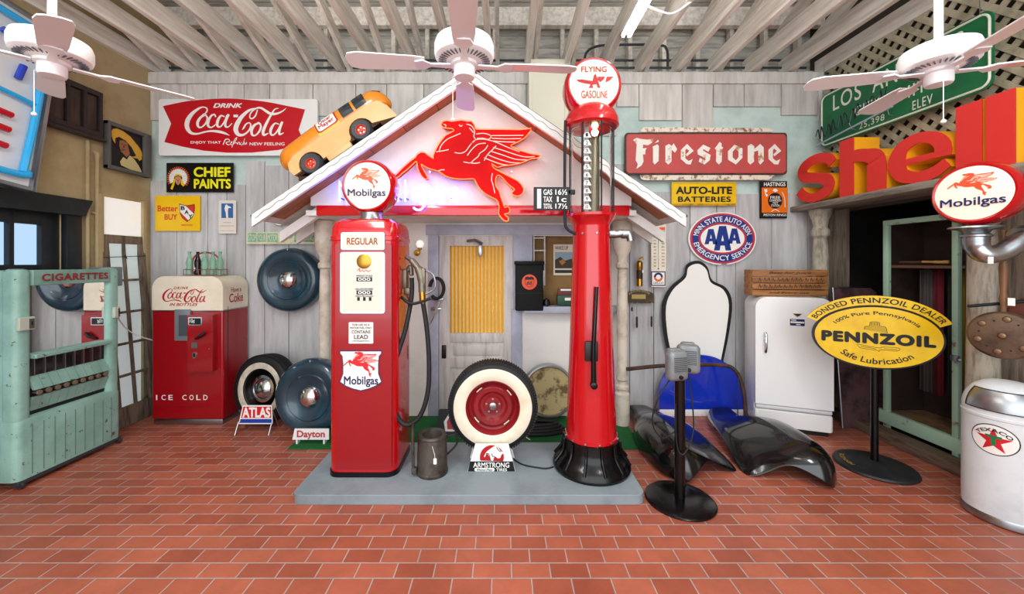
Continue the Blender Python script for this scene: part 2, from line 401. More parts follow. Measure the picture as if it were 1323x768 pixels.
# ---- right wall: planks near the viewer, a dark doorway recess, lattice above the shelf
M_rplank = mat('brown_weathered_planks', '#8f7f6e', .8, col2='#5f5147', scale=3, island=.25, stretch=(9, 9, .7), bump=.25, bscale=9)
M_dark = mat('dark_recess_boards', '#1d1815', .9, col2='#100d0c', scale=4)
oY0, oY1, oZ = 2.92, 4.28, 2.28
mb = MB(); y = -1.2
while y < oY0:
    w = min(random.choice((.16, .2, .25)), oY0 - y); mb.box((RXW+.06, y + w/2, 1.16), (.12, w - .006, 2.32), .002, seg=1); y += w
mb.box((RXW+.06, (oY1+WY+.1)/2, 1.16), (.12, WY+.1-oY1, 2.32))
struct(mb.build('wall_right', M_rplank, smooth=0))
M_lback = mat('dark_upper_boards', '#4b463d', .9)  # even dark tone for the boards behind the lattice
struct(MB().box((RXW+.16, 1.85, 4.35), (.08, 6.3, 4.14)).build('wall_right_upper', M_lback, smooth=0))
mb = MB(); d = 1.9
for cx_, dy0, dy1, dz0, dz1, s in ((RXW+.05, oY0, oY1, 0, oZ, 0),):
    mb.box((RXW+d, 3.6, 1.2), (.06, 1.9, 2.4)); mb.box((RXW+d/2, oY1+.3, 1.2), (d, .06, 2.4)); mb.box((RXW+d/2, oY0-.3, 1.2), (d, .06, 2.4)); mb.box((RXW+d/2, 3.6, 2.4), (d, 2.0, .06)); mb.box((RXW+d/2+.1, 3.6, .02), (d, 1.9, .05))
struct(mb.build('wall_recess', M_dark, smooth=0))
struct(MB().box((RXW-.02, 3.5, .045), (.16, 1.9, .09), .006).build('trim_1', mat('worn_wood_sill', '#6e5a49', .7, col2='#4b3d33', scale=5, stretch=(6, 1, 6), bump=.2)))
# lattice strips as one panel
M_lat = mat('lattice_paint', '#b4ac94', .7, col2='#8d866f', scale=4)
mb = MB(); y0, y1, z0, z1 = 1.2, 4.48, 2.36, 3.92
for sgn, xo in ((1, .0), (-1, .012)):
    k = y0 - (z1 - z0) if sgn > 0 else y0
    while k < y1 + (z1 - z0):
        # strip: y = k + sgn*(z - z0), clipped to the panel
        pts = []
        for i in range(2):
            pass
        za, zb = z0, z1
        if sgn > 0: za = max(z0, z0 + (y0 - k)); zb = min(z1, z0 + (y1 - k))
        else: za = max(z0, z0 + (k - y1)); zb = min(z1, z0 + (k - y0))
        if zb > za + .03:
            ya, yb = k + sgn*(za - z0), k + sgn*(zb - z0); hw = .034
            mb.add([(RXW+.02+xo+dx, yy, zz) for dx in (0, .01) for yy, zz in ((ya-hw, za), (ya+hw, za), (yb+hw, zb), (yb-hw, zb))],
                   [[0,1,2,3],[4,7,6,5],[0,4,5,1],[1,5,6,2],[2,6,7,3],[3,7,4,0]])
        k += .135
struct(mb.build('trim_2', M_lat, smooth=0))

# ---- ceiling: joists, sloping rafters, beam, studs, sheathing, roof boards
M_joist = mat('pale_weathered_timber', '#ece6dc', .75, col2='#c2b9ad', scale=3, lo=.4, hi=.7, island=.14, stretch=(7, .6, 7), bump=.2, bscale=8)
mb = MB()
for i in range(19): mb.box((LX + .02 + i*.436, 1.7, 4.02), (.055, 5.9, .19), .003, seg=1)
struct(mb.build('ceiling_joists', M_joist, smooth=0))
mb = MB()
for i in range(19):
    x = LX + .09 + i*.436
    mb.add([(x+dx, yy, zz) for dx in (0, .045) for yy, zz in ((4.62, 3.93), (4.62, 4.06), (1.2, 5.35), (1.2, 5.22))], [[0,1,2,3],[4,7,6,5],[0,4,5,1],[1,5,6,2],[2,6,7,3],[3,7,4,0]])
struct(mb.build('ceiling_rafters', M_joist, smooth=0))
mb = MB()
for i in range(20): mb.box((LX - .1 + i*.41, 4.72, 4.3), (.05, .08, 1.0), .003, seg=1)
mb.box((-.2, 4.64, 4.64), (8.2, .08, .22), .004); mb.box((-.2, 4.74, 4.0), (8.2, .1, .06))
struct(mb.build('ceiling_studs', M_joist, smooth=0))
M_sheath = mat('grey_roof_boards', '#cfcdc4', .8, col2='#a5a399', scale=3, stretch=(1, 6, 6), bump=.15)
mb = MB()
for i in range(9): mb.box((-.2, 4.84, 3.86 + i*.15), (8.4, .02, .143))
for i in range(26):
    y = 4.86 - i*.16; mb.box((0, 0, 0), (8.6, .152, .02), 0, T(-.2, y, 4.82 + (4.62 - y)*.29) @ RX(-16.2))
mb.box((0, 0, 0), (8.8, 5.6, .03), 0, T(-.2, 2.4, 4.865 + (4.62 - 2.4)*.29) @ RX(-16.2)); mb.box((-.2, 4.9, 4.7), (8.6, .04, 1.8))
struct(mb.build('ceiling', M_sheath, smooth=0))
M_cond = mat('dark_conduit', '#34373a', .5)
for i, (z, y, l) in enumerate(((4.02, 4.6, 'lower dark conduit running along the top of the plank wall'), (4.12, 4.62, 'upper dark conduit running along behind the joists'))):
    tag(MB().tube([(-4, y, z), (3.6, y, z)], .014, 8).build('electrical_conduit', M_cond), l, 'pipe', 'conduits under the roof')
tag(MB().tube(catmull([(.93, 4.45, 3.98), (.95, 4.42, 4.1), (1.05, 4.4, 4.16), (1.25, 4.4, 4.18), (1.75, 4.4, 4.18), (1.86, 4.4, 4.13), (1.88, 4.42, 3.95)], 6), .014, 8).build('flexible_cable', M_cond), 'black cable bending over the pale cabinet below the joists', 'cable')

# ================================================================== THE LITTLE STATION FRONT
GX = -.30
sta = thing('station_facade', 'small white gabled filling station front with yellow curtained door', 'building', (GX, 3.62, 0))
def L_(x, y, z): return (x - GX, y - 3.62, z)
M_soffit = mat('brown_eave_boards', '#a8663f', .6, col2='#8a4c2c', scale=4, island=.12, stretch=(1, 5, 1))
M_hwall = mat('white_plaster_front', '#ece9e4', .6, col2='#dedad2', scale=2)
M_trimg = mat('lavender_grey_trim', '#b3b7c8', .5, col2='#a0a4b6', scale=4)
M_doorw = mat('pale_door_wood', '#d6d0cb', .55, col2='#b9b1ab', scale=3, stretch=(5, 5, .6))
M_bargew = mat('white_barge_paint', '#f2f0ec', .5, col2='#dddad3', scale=4)
AZ, EZ, HS = 3.407, 2.13, 1.89
sl = (AZ - EZ) / HS
def roofpoly(s, t0, t1, x0=0, x1=HS): return [(s*x0, AZ - sl*x0 - t0), (s*x1, AZ - sl*x1 - t0), (s*x1, AZ - sl*x1 - t1), (s*x0, AZ - sl*x0 - t1)]
M_roofing = mat('white_roof_shingle', '#e3e0da', .8, col2='#c9c6be', scale=10)
for s in (-1, 1):
    MB().prism(roofpoly(s, 0, .05), -.2, .86).build('roof_slope', M_roofing, sta, 0)
    b = MB().prism(roofpoly(s, .0, .105, 0, HS+.01), -.235, -.2).build('bargeboard', M_bargew, sta, 0)
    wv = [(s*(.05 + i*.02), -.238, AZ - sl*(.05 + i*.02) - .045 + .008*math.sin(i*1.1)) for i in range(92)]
    MB().tube(wv, .0028, 5).build('wavy_shingle_edge', mat('shingle_edge_grey', '#8d9896', .8), b)  # grey wavy line of the shingle edge
    mb = MB(); k = 0.0
    while k < HS - .1:
        w = min(.3, HS - .06 - k); mb.prism(roofpoly(s, .052, .075, k + .003, k + w - .003), -.198, .1); k += w
    mb.build('eave_boards', M_soffit, sta, 0)
    e = MB().prism([(s*0, AZ+.012), (s*(HS+.03), EZ - .01), (s*(HS+.03), EZ-.025), (s*0, AZ)], -.22, .86).build('drip_edge', M_mblack, sta, 0)
    for y in (.12, .42):
        MB().prism(roofpoly(s, .15, .25, 1.42, 1.86), y, y + .06).build('rafter_tail', M_bargew, sta, 0)
# gable wall
gz = 2.236; hx = (AZ - .08 - gz) / sl
MB().prism([(-1.5, gz), (1.5, gz), (hx - .02, gz + .02) if hx < 1.5 else (1.5, AZ - .08 - sl*1.5), (0, AZ - .08), (-1.5, AZ - .08 - sl*1.5)], 0, .08).build('gable_wall', mat('gable_plaster', '#dcd7d3', .7, col2='#d0cac6', scale=2), sta, 0)
MB().box((.02, .0, 2.188), (2.91, .06, .096), .006).build('red_beam', M_red, sta)
MB().box((0, .34, 2.17), (3.1, .66, .05)).build('porch_ceiling', M_hwall, sta, 0)
# front wall at Y 4.3, local y .68, built round the door and the counter opening
fy = .68
def fbox(mb, px0, py0, px1, py1, y0, y1, Y=4.3, bev=0):
    x0, x1 = WX(px0, Y) - GX, WX(px1, Y) - GX; z1, z0 = WZ(py0, Y), max(0, WZ(py1, Y))
    return mb.box(((x0+x1)/2, (y0+y1)/2, (z0+z1)/2), (x1-x0, y1-y0, z1-z0), bev)
mb = MB()
fbox(mb, 432, 288, 560, 540, fy, fy+.08); fbox(mb, 560, 288, 800, 305, fy, fy+.08); fbox(mb, 664, 305, 688, 540, fy, fy+.08); fbox(mb, 688, 404, 800, 540, fy, fy+.08); fbox(mb, 790, 305, 802, 404, fy, fy+.08)
mb.build('front_wall', M_hwall, sta, 0)
mb = MB()
fbox(mb, 551, 291, 800, 304, fy-.03, fy, bev=.004); fbox(mb, 554, 303, 567, 538, fy-.028, fy, bev=.004); fbox(mb, 663, 303, 687, 400, fy-.028, fy, bev=.004); fbox(mb, 661, 400, 674, 538, fy-.028, fy, bev=.004)
mb.build('casing', M_trimg, sta)
MB().box((WX(742, 4.3) - GX, fy - .03, WZ(399, 4.3)), (WX(800, 4.3) - WX(668, 4.3), .2, .07), .006).build('counter_shelf', M_trimg, sta)
mb = MB(); fbox(mb, 680, 304, 800, 402, fy+.13, fy+.15); mb.build('back_panel', mat('brown_counter_back', '#8a6b3c', .7, col2='#77592f', scale=3), sta, 0)
mb = MB()
x0, x1 = WX(690, 4.3) - GX, WX(704, 4.3) - GX
for z in (1.98, 1.84, 1.70): mb.box(((x0+x1)/2, fy+.07, z), (x1-x0+.02, .097, .015))
for x in (x0, x1): mb.box((x, fy+.07, 1.75), (.014, .1, .6))
mb.build('pigeonhole_rack', M_doorw, sta, 0)
# door
mb = MB()
fbox(mb, 567, 305, 581, 535, fy+.01, fy+.05, bev=.003); fbox(mb, 651, 305, 664, 535, fy+.01, fy+.05, bev=.003); fbox(mb, 579, 305, 653, 318, fy+.013, fy+.05, bev=.003); fbox(mb, 579, 431, 653, 443, fy+.013, fy+.05, bev=.003)
fbox(mb, 579, 463, 653, 476, fy+.013, fy+.05, bev=.003); fbox(mb, 579, 520, 653, 535, fy+.013, fy+.05, bev=.003); fbox(mb, 579, 440, 653, 530, fy+.028, fy+.045)
fbox(mb, 586, 447, 646, 460, fy+.015, fy+.04, bev=.006); fbox(mb, 586, 480, 646, 516, fy+.015, fy+.04, bev=.006)
door = mb.build('door', M_doorw, sta)
xs0, xs1, zs0, zs1 = WX(580, 4.3) - GX, WX(652, 4.3) - GX, WZ(432, 4.3), WZ(317, 4.3)
n = 121; vs = []; fs = []
for i in range(n):
    u = i / (n-1); yy = fy + .05 + .009*math.sin(u*2*math.pi*15)
    vs += [(xs0 + (xs1-xs0)*u, yy, zs0), (xs0 + (xs1-xs0)*u, yy, zs1)]
for i in range(n-1): fs.append([2*i, 2*i+2, 2*i+3, 2*i+1])
def stripe_mat():
    m = mat('yellow_striped_curtain', '#f0b52a', .8); nt = m.node_tree; N = nt.nodes; L = nt.links; b = N['Principled BSDF']
    tc = N.new('ShaderNodeTexCoord'); w = N.new('ShaderNodeTexWave'); w.inputs['Scale'].default_value = 7.6; w.bands_direction = 'X'
    L.new(tc.outputs['Object'], w.inputs['Vector']); mx = N.new('ShaderNodeMix'); mx.data_type = 'RGBA'
    mx.inputs['A'].default_value = lin('#e9a61c'); mx.inputs['B'].default_value = lin('#f6d98a'); L.new(w.outputs['Fac'], mx.inputs['Factor']); L.new(mx.outputs['Result'], b.inputs['Base Color'])
    return m
MB().add(vs, fs).build('curtain', stripe_mat(), door, recalc=False)
mb = MB().box((WX(573.5, 4.3) - GX, fy+.006, WZ(455, 4.3)), (.05, .012, .15), .004); mb.cyl((WX(573.5, 4.3)-GX, fy, WZ(455, 4.3)), (WX(573.5, 4.3)-GX, fy-.035, WZ(455, 4.3)), .014)
mb.build('latch_plate', mat('dark_bronze', '#2f2a27', .4, .6), door)
mb = MB().tube([(WX(604, 4.3)-GX, fy-.05, WZ(312, 4.3)), (WX(614, 4.3)-GX, fy-.07, WZ(311, 4.3)), (WX(623, 4.3)-GX, fy-.03, WZ(315, 4.3))], .016, 8)
mb.box((WX(620.5, 4.3)-GX, fy-.02, WZ(324, 4.3)), (.045, .05, .13), .01); mb.build('door_closer', M_steel, door)
# turned porch posts
M_post = mat('cream_turned_post', '#d9d0c0', .6, col2='#b9ae9c', scale=6)
def post_prof(h):
    k = [(0, 0), (.075, 0), (.075, .32), (.055, .34), (.055, .36), (.068, .375), (.068, .40), (.046, .42), (.046, .45), (.062, .47), (.062, .5), (.05, .53), (.058, 1.0), (.052, 1.45), (.046, 1.62), (.066, 1.64), (.066, 1.68), (.048, 1.70), (.056, 1.76), (.085, 1.82), (.1, 1.9), (.1, h), (0, h)]
    return k
for x in (-1.57, 1.55): MB().lathe(post_prof(2.128), 28, T(x, .44, .012)).build('porch_post', M_post, sta, 30)
# wall sconce
sx, sz = WX(538, 4.28) - GX, WZ(327, 4.28)
sc = MB().lathe([(0, 0), (.035, 0), (.03, .015), (.012, .02), (0, .02)], 20, T(sx, fy, sz) @ FACE)
sc.tube(catmull([(sx, fy-.01, sz), (sx+.01, fy-.06, sz-.01), (sx+.045, fy-.07, sz-.01), (sx+.05, fy-.07, sz+.035)], 6), .007, 8); sc.lathe([(0, 0), (.02, .01), (.022, .03), (0, .03)], 16, T(sx+.05, fy-.07, sz+.025))
sc = sc.build('wall_sconce', M_brass, sta)
MB().lathe([(0, -.045), (.03, -.035), (.045, 0), (.03, .035), (0, .045)], 20, T(sx+.05, fy-.07, sz+.095)).build('globe_shade', mat('opal_glass', '#fffdf4', .2, emit=.5), sc)

# winged horse sign with neon outline
M_pegred = mat('sign_red', '#bb0307', .6, spec=.15)
M_neonred = mat('neon_red_glow', '#ff3c1c', .3, emit=9)
M_pline = mat('pale_painted_line', '#ffc9bd', .5)
hx0, hz0 = WX(604.7, 3.56), WZ(222, 3.56); hw = 976/5.295*3.56/500
peg = thing('winged_horse_sign', 'red winged horse sign outlined in neon on the white gable', 'sign', (hx0, 3.535, hz0))
poly, lines, k = peg_poly(0, 0, hw)
MB().prism(poly, -.012, .03).build('horse_panel', M_pegred, peg, 0)
mb = MB()
for l in lines: mb.ribbon([(a, b, 6*k) for a, b in l], -.014, sm=4)
mb.build('feather_lines', M_pline, peg, 0)
MB().tube([(a, -.03, b) for a, b in catmull(poly, 2, True)], .0042, 6, True).build('neon_tube', M_neonred, peg)
mb = MB()
for a in (0.15, -.35, .4): mb.cyl((a, .045, .0), (a, .02, .0), .012)
mb.build('standoff', M_steel, peg)
# blue-white neon word behind the pump globe
M_neonblue = mat('neon_blue_white', '#6473ff', .3, emit=14)
def C_(cx, cz, r, a0, a1, n=18, rz=None): return [(cx + r*math.cos(R(a0+(a1-a0)*i/n)), cz + (rz or r)*math.sin(R(a0+(a1-a0)*i/n))) for i in range(n+1)]
word = [('M', [[(0,0),(0,1),(.35,.2),(.7,1),(.7,0)]], .95), ('o', [C_(.3,.35,.3,0,360,rz=.35)], .8), ('b', [[(0,1),(0,.05)], C_(.28,.35,.28,-180,180,rz=.34)], .75), ('i', [[(0,0),(0,.68)], [(0,.88),(0,.95)]], .22), ('l', [[(0,0),(0,1.05)]], .22),
        ('g', [C_(.28,.35,.28,0,360,rz=.33), [(.57,.68),(.57,-.15)]+C_(.3,-.15,.27,0,-150)], .8), ('a', [C_(.28,.33,.28,0,360,rz=.33), [(.57,.68),(.57,0)]], .8), ('s', [[(.42,.6),(.25,.69),(.05,.6),(.08,.42),(.35,.3),(.44,.15),(.25,0),(.03,.1)]], .5)]
neo = thing('neon_word', 'glowing blue white neon word under the winged horse, half behind the pump globe', 'sign', (WX(440, 3.56), 3.575, WZ(261, 3.56)))
sc_ = .185; xx = 0; tb = MB(); bk = MB()
for ch, sts, adv in word:
    for st in sts:
        pts = [((xx + a)*sc_, -.035, b*sc_) for a, b in st]
        tb.tube(catmull(pts, 3) if len(pts) > 8 else pts, .009, 8)
    bk.cyl(((xx+.05)*sc_, -.03, .03), ((xx+.05)*sc_, .044, .03), .006, n=8)
    xx += adv + .13
tb.build('neon_tube', M_neonblue, neo)
bk.build('tube_supports', M_navy, neo)

# ================================================================== ISLAND AND TURF
M_grey = mat('grey_deck_paint', '#8d9aa0', .4, col2='#7c898f', scale=3, bump=.05)
isl = MB().prism(rrect(-1.494, 0, 1.005, .80, .07), -.07, 0, T(0, 2.716, 0) @ RX(-90)).build('pump_island', M_grey, smooth=30)
bv = isl.modifiers.new('bevel', 'BEVEL'); bv.width = .012; bv.segments = 3; bv.limit_method = 'ANGLE'; bv.angle_limit = R(40)
tag(isl, 'low grey painted island slab carrying the two gasoline pumps', 'platform')
M_turf = mat('green_turf', '#1f7a3c', .95, col2='#145c2a', scale=120, lo=.4, hi=.6, bump=.9, bscale=300)
tag(MB().box((-.335, 3.895, .006), (3.25, .74, .012)).build('turf_mat', M_turf), 'green artificial turf mat along the foot of the station front', 'mat')

# ================================================================== RED PUMP WITH DIAL FACE
PX0, PY0 = -1.076, 3.19
pump = thing('gasoline_pump', 'tall red enamel gasoline pump with white dial face and lit round globe', 'gas pump', (PX0, PY0, .07))
s3 = 2.94 / 500
def pu(px): return (px - 467) * s3
def pz(py): return WZ(py, 2.94) - .07
def sect(hx, hy, r, z, n=6): return [(x, y, z) for x, y in rrect(-hx, -hy, hx, hy, r, n)]
def loft(mb, rings, cap=True):
    n = len(rings[0]); vs = [p for r in rings for p in r]; fs = []
    for k in range(len(rings) - 1):
        for i in range(n):
            j = (i+1) % n; fs.append([k*n+i, k*n+j, (k+1)*n+j, (k+1)*n+i])
    if cap: fs.append(list(range(n))[::-1]); fs.append([(len(rings)-1)*n + i for i in range(n)])
    return mb.add(vs, fs)
rg = [sect(.262, .245, .085, .035), sect(.262, .245, .085, 1.80), sect(.268, .25, .085, 1.805), sect(.268, .25, .085, 1.835), sect(.262, .245, .085, 1.84), sect(.258, .241, .085, 1.90), sect(.24, .225, .08, 1.945), sect(.2, .19, .07, 1.972), sect(.12, .11, .05, 1.982)]
loft(MB(), rg).build('body', M_red, pump, 30)
loft(MB(), [sect(.27, .253, .09, 0), sect(.27, .253, .09, .035), sect(.26, .243, .085, .037)]).build('base_rim', M_black, pump, 30)
MB().prism(rrect(pu(433), .06, pu(506), 1.78, .02), -.252, -.23).build('front_door', M_reddoor, pump, 30)
for x in (-.19, .19):
    MB().box((x, -.243, .92), (.016, .016, 1.72), .006).build('door_bead', M_red, pump)
# lit price window and dial
M_lit = mat('lit_cream_glass', '#d8d2c2', .35, emit=.03)
MB().prism(rrect(pu(441), pz(323), pu(497), pz(300.5), .015), -.258, -.25).build('window_frame', M_chrome, pump)
MB().prism(rrect(pu(443), pz(321.5), pu(495), pz(302), .012), -.262, -.256).build('sign_window', M_lit, pump)
text_mb('REGULAR', pu(449), pz(316.5), pu(489), pz(307.5), -.2635, .03).build('lettering', mat('orange_brown_ink', '#9a4a12', .5), pump, 0, False)
MB().prism(rrect(pu(440), pz(405), pu(497.5), pz(326), .02), -.258, -.25).build('dial_frame', M_chrome, pump)
dial = MB().prism(rrect(pu(442.5), pz(403), pu(495), pz(328), .016), -.262, -.256).build('dial_face', M_lit, pump)
MB().lathe([(.055, 0), (.055, .004), (.042, .008), (0, .010)], 32, T(pu(471), -.262, pz(338)) @ FACE).build('gold_medallion', M_brass, dial)
for cx, cy, w in ((471.5, 361, 20), (471.5, 378, 20)): MB().prism(rrect(pu(cx-w/2), pz(cy+2.6), pu(cx+w/2), pz(cy-2.6)), -.2645, -.262).build('number_wheels', M_ink, dial, 0)
for k in (-1, 0, 1): MB().prism(rrect(pu(471.5+k*7.5-1.6), pz(388.6), pu(471.5+k*7.5+1.6), pz(384)), -.2645, -.262).build('price_wheel', M_ink, dial, 0)
mb = MB(); text_mb('AMOUNT OF SALE', pu(461), pz(357.6), pu(482), pz(355.3), -.264, mb=mb); text_mb('GALLONS DELIVERED', pu(460), pz(374.6), pu(483), pz(372.3), -.264, mb=mb); text_mb('CENTS PER GALLON', pu(460), pz(383.6), pu(483), pz(381.6), -.264, mb=mb)
mb.build('lettering', M_navy, dial, 0, False)
mb = MB()
for cx, cy in ((471.5, 361), (471.5, 378)): text_mb('000', pu(cx-8), pz(cy+1.9), pu(cx+8), pz(cy-1.9), -.2655, mb=mb)
mb.build('numerals', M_whiteink, dial, 0, False)
MB().ribbon([(pu(462.5), pz(350.5), .004), (pu(465), pz(347), .005), (pu(466), pz(351), .005), (pu(469), pz(349), .004), (pu(471), pz(351), .005), (pu(474), pz(349), .004), (pu(476), pz(351), .005), (pu(480), pz(349.5), .003)], -.264).build('script_lettering', M_redink, dial, 0)
# small lead notice
no = MB().prism(rrect(pu(451), pz(444), pu(482.5), pz(416.5), .006), -.257, -.25).build('notice_plate', mat('white_tin', '#e9e6df', .4), pump)
mb = MB()
for t, y0, y1, xa, xb in (('FOR USE AS A', 421, 418.4, 456, 478), ('MOTOR FUEL ONLY', 425, 422.4, 453, 481), ('CONTAINS', 431, 426.8, 455, 479), ('LEAD', 438, 432.6, 458, 476), ('(TETRAETHYL)', 442, 439.8, 456, 478)):
    text_mb(t, pu(xa), pz(y0), pu(xb), pz(y1), -.2585, mb=mb)
mb.build('lettering', M_ink, no, 0, False)
# shield
def shield(k=1., dz=0):
    z0, z1, zb = pz(495), pz(453.5), pz(506)
    x = [(439, 453), (494, 453), (494, 455.5), (491, 459), (490, 470), (490, 483), (494, 494), (487, 499), (477, 503), (466.5, 505.5), (456, 503), (446, 499), (439, 494), (443, 483), (443, 470), (442, 459), (439, 455.5)]
    cx, cy = 466.5, 478
    return [(pu(cx + (a-cx)*k), pz(cy + (b-cy)*k)) for a, b in x]
sh = MB().prism(shield(), -.256, -.25).build('shield_plate', M_navy, pump, 0)
MB().prism(shield(.95), -.258, -.255).build('shield_face', M_whiteink, sh, 0)
pp, pl, k = peg_poly(pu(467), pz(470.5), 46*s3)
MB().prism(pp, -.2595, -.258).build('winged_horse_emblem', mat('emblem_red', '#d8232a', .4), sh, 0)
mb = MB()
for l in pl[:14]: mb.ribbon([(a, b, 9*k) for a, b in l], -.260, sm=3)
mb.build('feather_lines', M_whiteink, sh, 0)
text_mb('Mobilgas', pu(445), pz(500), pu(489), pz(486), -.2595, .03).build('lettering', M_navy, sh, 0, False)
def globe(parent, cx, cy, cz, rad, thick, frame=None, face=True, kind='mobil', emit=.55):
    Mx = T(cx, cy, cz) if frame is None else frame
    t = thick / 2
    prof = [(rad*.84, t), (rad*.9, t+.006), (rad*.96, t*.9), (rad, t*.55), (rad, -t*.55), (rad*.96, -t*.9), (rad*.9, -t-.006), (rad*.84, -t)]
    MB().lathe(prof, 56, Mx @ FACE).build('globe_band', M_red, parent, 30)
    gm = mat('lit_globe_lens', '#f8e9d2', .15, emit=.18)
    lens = MB().lathe([(rad*.85, t+.001), (rad*.6, t+.008), (rad*.3, t+.012), (0, t+.013)], 48, Mx @ FACE).build('globe_lens', gm, parent, 40)
    MB().lathe([(rad*.85, t+.001), (rad*.5, t+.009), (0, t+.013)], 40, Mx @ RZ(180) @ FACE).build('rear_lens', gm, parent, 40)
    f = -t - .016
    if kind == 'mobil':
        pp, pl, k = peg_poly(.0, rad*.26, rad*1.08)
        MB().prism(pp, f, f+.002, Mx).build('winged_horse_emblem', mat('globe_emblem_orange', '#e8512a', .4), lens, 0)
        mb = MB()
        for l in pl[:14]: mb.ribbon([(a, b, 10*k) for a, b in l], f-.001, sm=3, M=Mx)
        mb.build('feather_lines', gm, lens, 0)
        mb = text_mb('Mobilgas', -rad*.70, -rad*.48, rad*.70, -rad*.14, f, .03); mb.v = [Mx @ v for v in mb.v]
        mb.build('lettering', M_navy, lens, 0, False)
    else:
        mb = text_mb('FLYING', -rad*.46, rad*.38, rad*.42, rad*.58, f, .03); text_mb('GASOLINE', -rad*.46, -rad*.52, rad*.46, -rad*.26, f, .02, mb=mb); mb.v = [Mx @ v for v in mb.v]
        mb.build('lettering', M_redink, lens, 0, False)
        q = rad / 36 / 7.
        def g(pts): return [((a - 335)*q, (270 - b)*q) for a, b in pts]
        mb = MB()
        for pts in ([(175,240),(230,238),(290,248),(318,250),(330,200),(345,188),(362,240),(385,310),(398,312),(362,310),(352,280),(318,285),(322,312),(285,312),(300,280),(240,270),(200,258)],
                    [(360,215),(425,213),(418,235),(385,262),(362,240)], [(440,215),(500,213),(470,245),(430,265)]):
            mb.prism(g(pts), f, f+.002, Mx)
        mb.build('winged_letter_emblem', M_redink, lens, 0)
MB().lathe([(0, 0), (.1, 0), (.085, .03), (.085, .065), (.1, .07), (0, .07)], 32, T(-.009, 0, 1.978)).build('globe_collar', M_steel, pump)
globe(pump, -.009, 0, WZ(243, 3.19) - .07, .216, .2)
# hose, nozzle and side cradle
mb = MB().box((.275, -.03, 1.50), (.05, .09, .16), .015); mb.box((.30, -.05, 1.4), (.05, .05, .06), .01)
mb.tube(catmull([(.29, -.03, 1.56), (.32, -.03, 1.60), (.335, -.05, 1.53)], 6), .018, 10); mb.build('hose_fitting', mat('worn_bronze', '#6f6556', .4, .8), pump)
hose = [(x, y, z - .15*min(1, max(0, (z - .62)/.85))) for x, y, z in [(.335, -.05, 1.66), (.335, -.06, 1.5), (.30, -.12, 1.2), (.235, -.17, .9), (.215, -.18, .62), (.25, -.18, .44), (.33, -.18, .37), (.43, -.17, .44), (.485, -.15, .62), (.49, -.13, .9), (.47, -.11, 1.2), (.435, -.1, 1.47)]]
MB().tube(catmull(hose, 8), .0185, 12).build('hose', M_rubber, pump)
mb = MB().tube([(.435, -.1, 1.31), (.43, -.1, 1.41)], .026, 12); mb.build('hose_ferrule', M_brass, pump)
mb = MB().tube(catmull([(.43, -.1, 1.55), (.425, -.1, 1.65), (.40, -.095, 1.73), (.34, -.08, 1.80), (.29, -.06, 1.83)], 6), [.03]*6+[.034]*7+[.026]*6+[.018]*6, 12)
mb.box((.44, -.1, 1.67), (.035, .05, .14), .012)
nz = mb.build('nozzle', mat('dull_nozzle_metal', '#7d7768', .4, .7), pump); nz.location.z = -.15
MB().tube(catmull([(.46, -.1, 1.72), (.52, -.1, 1.68), (.53, -.1, 1.58), (.46, -.1, 1.53)], 6), .008, 8).build('trigger_guard', M_steel, nz)
MB().tube(catmull([(.26, -.1, 1.36), (.34, -.13, 1.31), (.42, -.13, 1.32), (.5, -.12, 1.35)], 6), .012, 8).build('nozzle_hook', M_mblack, pump)

# air hose loop and chuck hanging beside the door
ah = thing('air_hose_loop', 'small coiled black air hose with silver chuck hanging beside the yellow curtained door', 'hose', (WX(565, 4.2), 4.2, WZ(375, 4.2)))
mb = MB()
for i in range(3): mb.tube([(.075*math.sin(R(a)), -.01 - .022*i, .02 + .11*math.cos(R(a))) for a in range(-80, 235, 9)], .016, 10)
mb.build('hose', M_rubber, ah)
mb = MB().tube(catmull([(.03, -.04, -.12), (.0, -.04, -.2), (-.02, -.04, -.25)], 4), .02, 10); mb.tube(catmull([(-.02, -.04, -.24), (-.06, -.04, -.34), (-.12, -.04, -.40)], 4), .008, 8); mb.box((-.01, -.04, -.2), (.12, .03, .03), .01)
mb.build('air_chuck', M_alu, ah)
mb = MB().box((.0, .02, -.10), (.14, .06, .025), .006); mb.build('bracket', M_steel, ah)

# ================================================================== VISIBLE GLASS PUMP
VX, VY = .71, 3.12
vis = thing('visible_gasoline_pump', 'slim red visible pump with glass cylinder, black flared base and round globe', 'gas pump', (VX, VY, .07))
MB().lathe([(0, 0), (.302, 0), (.308, .02), (.30, .05), (.27, .085), (.235, .12), (.22, .17), (.215, .235), (.2, .24), (0, .24)], 48).build('base', M_black, vis, 30)
mb = MB()
for i in range(12):
    a = R(30*i + 8); mb.tube(catmull([(.222*math.cos(a), .222*math.sin(a), .23), (.236*math.cos(a), .236*math.sin(a), .14), (.30*math.cos(a), .30*math.sin(a), .055)], 4), .012, 8)
mb.build('base_ribs', M_black, vis)
MB().lathe([(0, .24), (.206, .24), (.206, .262), (.198, .265), (.146, 1.80), (.146, 1.92), (.15, 1.94), (.19, 1.99), (.2, 2.0), (.2, 2.02), (0, 2.02)], 48).build('column', M_red, vis, 30)
mb = MB()
for zz, rr, n in ((.252, .207, 12), (1.86, .147, 8)):
    for i in range(n):
        a = R(360*i/n + 5); mb.lathe([(.009, 0), (.009, .005), (0, .008)], 8, T(rr*math.cos(a), rr*math.sin(a), zz) @ RZ(360*i/n + 5) @ RY(90))
mb.build('rivets', M_steel, vis)
MB().lathe([(.158, 2.02), (.158, 2.70), (.152, 2.70), (.152, 2.02)], 40, closed=True).build('glass_cylinder', M_glass, vis)
